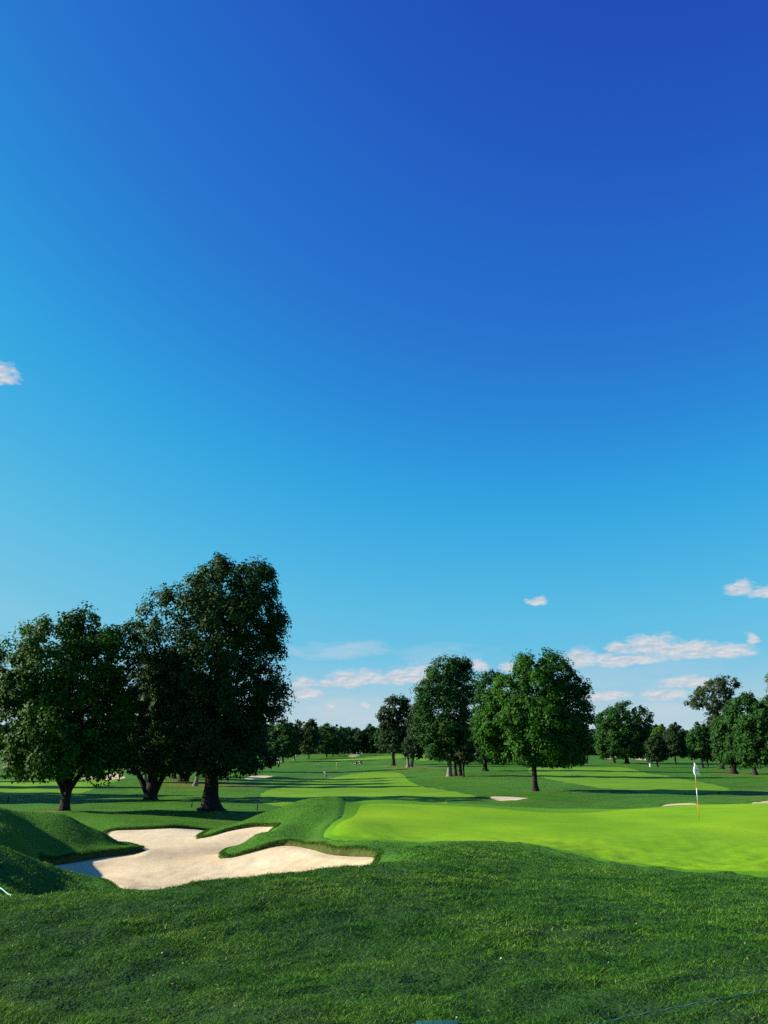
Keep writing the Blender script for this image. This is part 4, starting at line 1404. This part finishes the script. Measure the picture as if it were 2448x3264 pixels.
# ------------------------------------------------------------------ people
def skinned(name, chains, mat, parent, sub=1):
    """chains: list of lists of (x,y,z,r); points with equal coordinates are shared"""
    vs, es, rs, idx = [], [], [], {}
    for ch in chains:
        prev = None
        for x, y, z, r in ch:
            key = (round(x, 3), round(y, 3), round(z, 3))
            if key not in idx:
                idx[key] = len(vs); vs.append((x, y, z)); rs.append(r)
            if prev is not None and prev != idx[key]: es.append((prev, idx[key]))
            prev = idx[key]
    me = bpy.data.meshes.new(name)
    me.from_pydata(vs, es, [])
    o = bpy.data.objects.new(name, me)
    put(o, parent=parent)
    o.modifiers.new('skin', 'SKIN').use_smooth_shade = True
    for i, r in enumerate(rs):
        sv = me.skin_vertices[0].data[i]
        sv.radius = (r, r); sv.use_root = (i == 0)
    if sub:
        m = o.modifiers.new('subdivision', 'SUBSURF'); m.levels = sub; m.render_levels = sub
    me.materials.append(mat)
    return o


def hand_chain(w, d, side):
    """palm plus five bent fingers, w wrist, d direction of the hand"""
    w, d = Vector(w), Vector(d).normalized()
    s = d.cross(Vector((0, 1, 0)))
    if s.length < .1: s = Vector((1, 0, 0))
    s.normalize()
    palm = w + d * .075
    ch = [[(*w, .024), (*palm, .036)]]
    for k, L in enumerate((.07, .08, .075, .06)):
        a = palm + s * (-.03 + .02 * k)
        ch.append([(*palm, .036), (*(a + d * .02), .0095), (*(a + d * (.02 + L * .5)), .009), (*(a + d * (.02 + L * .85) + Vector((0, .02, 0))), .008)])
    th = w + d * .03 + s * (-.04 * side)
    ch.append([(*w, .024), (*th, .012), (*(th + d * .035), .010)])
    return ch


def person_bent(px, D, label):
    b = ground_at(px, D)
    root = empty('person', b, label=label, cat='person')
    hip = (.0, 0, .92)
    body = [[(*hip, .15), (-.14, 0, 1.10, .16), (-.30, 0, 1.22, .17), (-.40, 0, 1.26, .07), (-.50, 0, 1.27, .085), (-.56, 0, 1.24, .095), (-.60, 0, 1.19, .075)]]
    for s in (-1, 1):
        body.append([(*hip, .15), (.0, .10 * s, .84, .10), (-.05, .12 * s, .48, .065), (.03, .13 * s, .09, .045), (-.14, .13 * s, .04, .04)])
        sh = (-.33, .18 * s, 1.20)
        el = (-.36, .20 * s, .92); wr = (-.42, .06 * s, .68)
        body.append([(-.30, 0, 1.22, .17), (*sh, .065), (*el, .042), (*wr, .028)])
        body += hand_chain(wr, (-.1, 0, -1), s)
    o = skinned('body', body, M_skin, root)
    shirt = [[(.01, 0, .95, .165), (-.14, 0, 1.10, .178), (-.31, 0, 1.225, .185)]]
    for s in (-1, 1):
        shirt.append([(-.31, 0, 1.225, .185), (-.33, .18 * s, 1.20, .085), (-.35, .195 * s, 1.02, .065)])
    skinned('shirt', shirt, M_shirt, root)
    tr = [[(.02, 0, .93, .165), (.0, 0, .88, .165)]]
    for s in (-1, 1):
        tr.append([(.0, 0, .88, .165), (.0, .10 * s, .80, .115), (-.05, .12 * s, .48, .085), (.03, .13 * s, .11, .07)])
    skinned('trousers', tr, M_trouser, root)
    skinned('cap', [[(-.50, 0, 1.335, .06), (-.57, 0, 1.31, .085), (-.64, 0, 1.26, .05)]], M_shirt, root)
    return root


def person_standing(px, D, label):
    b = ground_at(px, D)
    root = empty('person', b, label=label, cat='person')
    hip = (0, 0, .95)
    body = [[(*hip, .145), (0, 0, 1.15, .145), (.02, 0, 1.38, .16), (.01, 0, 1.50, .06), (-.01, 0, 1.58, .085), (-.02, 0, 1.66, .098), (-.01, 0, 1.73, .075)]]
    for s in (-1, 1):
        body.append([(*hip, .145), (.0, .10 * s, .86, .10), (-.02, .11 * s, .50, .062), (.03, .11 * s, .09, .043), (-.14, .13 * s, .04, .04)])
        sh, el, wr = (.02, .20 * s, 1.40), (.04, .27 * s, 1.13), (-.10, .22 * s, .92)
        body.append([(.02, 0, 1.38, .16), (*sh, .062), (*el, .042), (*wr, .028)])
        body += hand_chain(wr, (-.35, 0, -1), s)
    skinned('body', body, M_skin, root)
    top = [[(0, 0, .98, .165), (0, 0, 1.15, .165), (.02, 0, 1.38, .178)]]
    for s in (-1, 1):
        top.append([(.02, 0, 1.38, .178), (.02, .20 * s, 1.40, .085), (.035, .25 * s, 1.20, .065)])
    skinned('shirt', top, M_plum, root)
    sho = [[(0, 0, .99, .16), (0, 0, .92, .16)]]
    for s in (-1, 1):
        sho.append([(0, 0, .92, .16), (.0, .10 * s, .84, .115), (-.02, .11 * s, .55, .09)])
    skinned('shorts', sho, M_tan, root)
    skinned('cap', [[(.05, 0, 1.72, .07), (-.02, 0, 1.745, .09), (-.11, 0, 1.70, .05)]], M_shirt, root)
    return root


person_bent(1041, 182, 'person in a white shirt and dark trousers bending forward on the centre fairway')
person_standing(1073, 268, 'person in a dark plum top and light cap standing on the far rough')


# ------------------------------------------------------------------ carts
def wheel(root, x, y, r, w=.2):
    t = MB().tube([(x, y - w / 2, r), (x, y - w / 2 + .03, r), (x, y + w / 2 - .03, r), (x, y + w / 2, r)], [r * .85, r, r, r * .85], 18).obj('wheel', M_black, root)
    MB().tube([(x, y - w / 2 - .01, r), (x, y + w / 2 + .01, r)], [r * .5, r * .5], 12).obj('hub', M_cartwhite, t)


def golf_cart(px, D, label, rz):
    b = ground_at(px, D)
    root = empty('golf_cart', b, label=label, cat='golf cart')
    root.rotation_euler = (0, 0, rz)
    MB().box(-1.15, 1.15, -.55, .55, .30, .48).box(.55, 1.15, -.5, .5, .48, .85).box(-1.1, -.2, -.52, .52, .48, .72).obj('body', M_cartwhite, root, bevel=.05)
    MB().box(-.55, .0, -.5, .5, .72, .84).box(-.66, -.52, -.5, .5, .84, 1.25).obj('seat', M_trouser, root, bevel=.04)
    mb = MB()
    for x, xt in ((-.75, -.68), (.78, .55)):
        for y in (-.5, .5):
            mb.tube([(x, y, .7), (xt, y, 1.78)], [.022, .022], 6)
    mb.obj('roof_posts', M_black, root)
    MB().box(-.85, .75, -.58, .58, 1.78, 1.84).obj('roof', M_cartwhite, root, bevel=.03)
    MB().tube([(.5, .2, .85), (.28, .2, 1.02)], [.02, .02], 6).obj('steering_column', M_black, root)
    for x in (-.78, .80):
        for y in (-.48, .48): wheel(root, x, y, .23)
    return root


def utility_cart(px, D, label, rz):
    b = ground_at(px, D)
    root = empty('utility_cart', b, label=label, cat='utility cart')
    root.rotation_euler = (0, 0, rz)
    MB().box(-1.2, 1.15, -.55, .55, .34, .52).box(.45, 1.15, -.5, .5, .52, .80).obj('body', M_cartbody, root, bevel=.05)
    MB().box(-1.2, -.25, -.62, .62, .62, .66).box(-1.2, -1.15, -.62, .62, .66, .95).box(-.30, -.25, -.62, .62, .66, .95).box(-1.15, -.30, -.62, -.57, .66, .95).box(-1.15, -.30, .57, .62, .66, .95).obj('cargo_bed', M_cartbody, root)
    MB().box(-.20, .25, -.5, .5, .58, .76).box(-.24, -.10, -.5, .5, .76, 1.12).obj('seat', M_orange, root, bevel=.03)
    MB().tube([(.6, .2, .75), (.42, .2, 1.02)], [.02, .02], 6).obj('steering_column', M_black, root)
    for x in (-.78, .80):
        for y in (-.52, .52): wheel(root, x, y, .29, .24)
    for y in (-.4, .4):
        MB().tube([(1.15, y, .62), (1.18, y, .62)], [.09, .09], 12).obj('headlight', M_white, root)
    return root


golf_cart(890, 320, 'cream golf cart seen end-on at the edge of the trees right of the linden', math.radians(70))
utility_cart(1142, 300, 'dark utility cart with an orange seat and open bed on the far rough', math.radians(170))
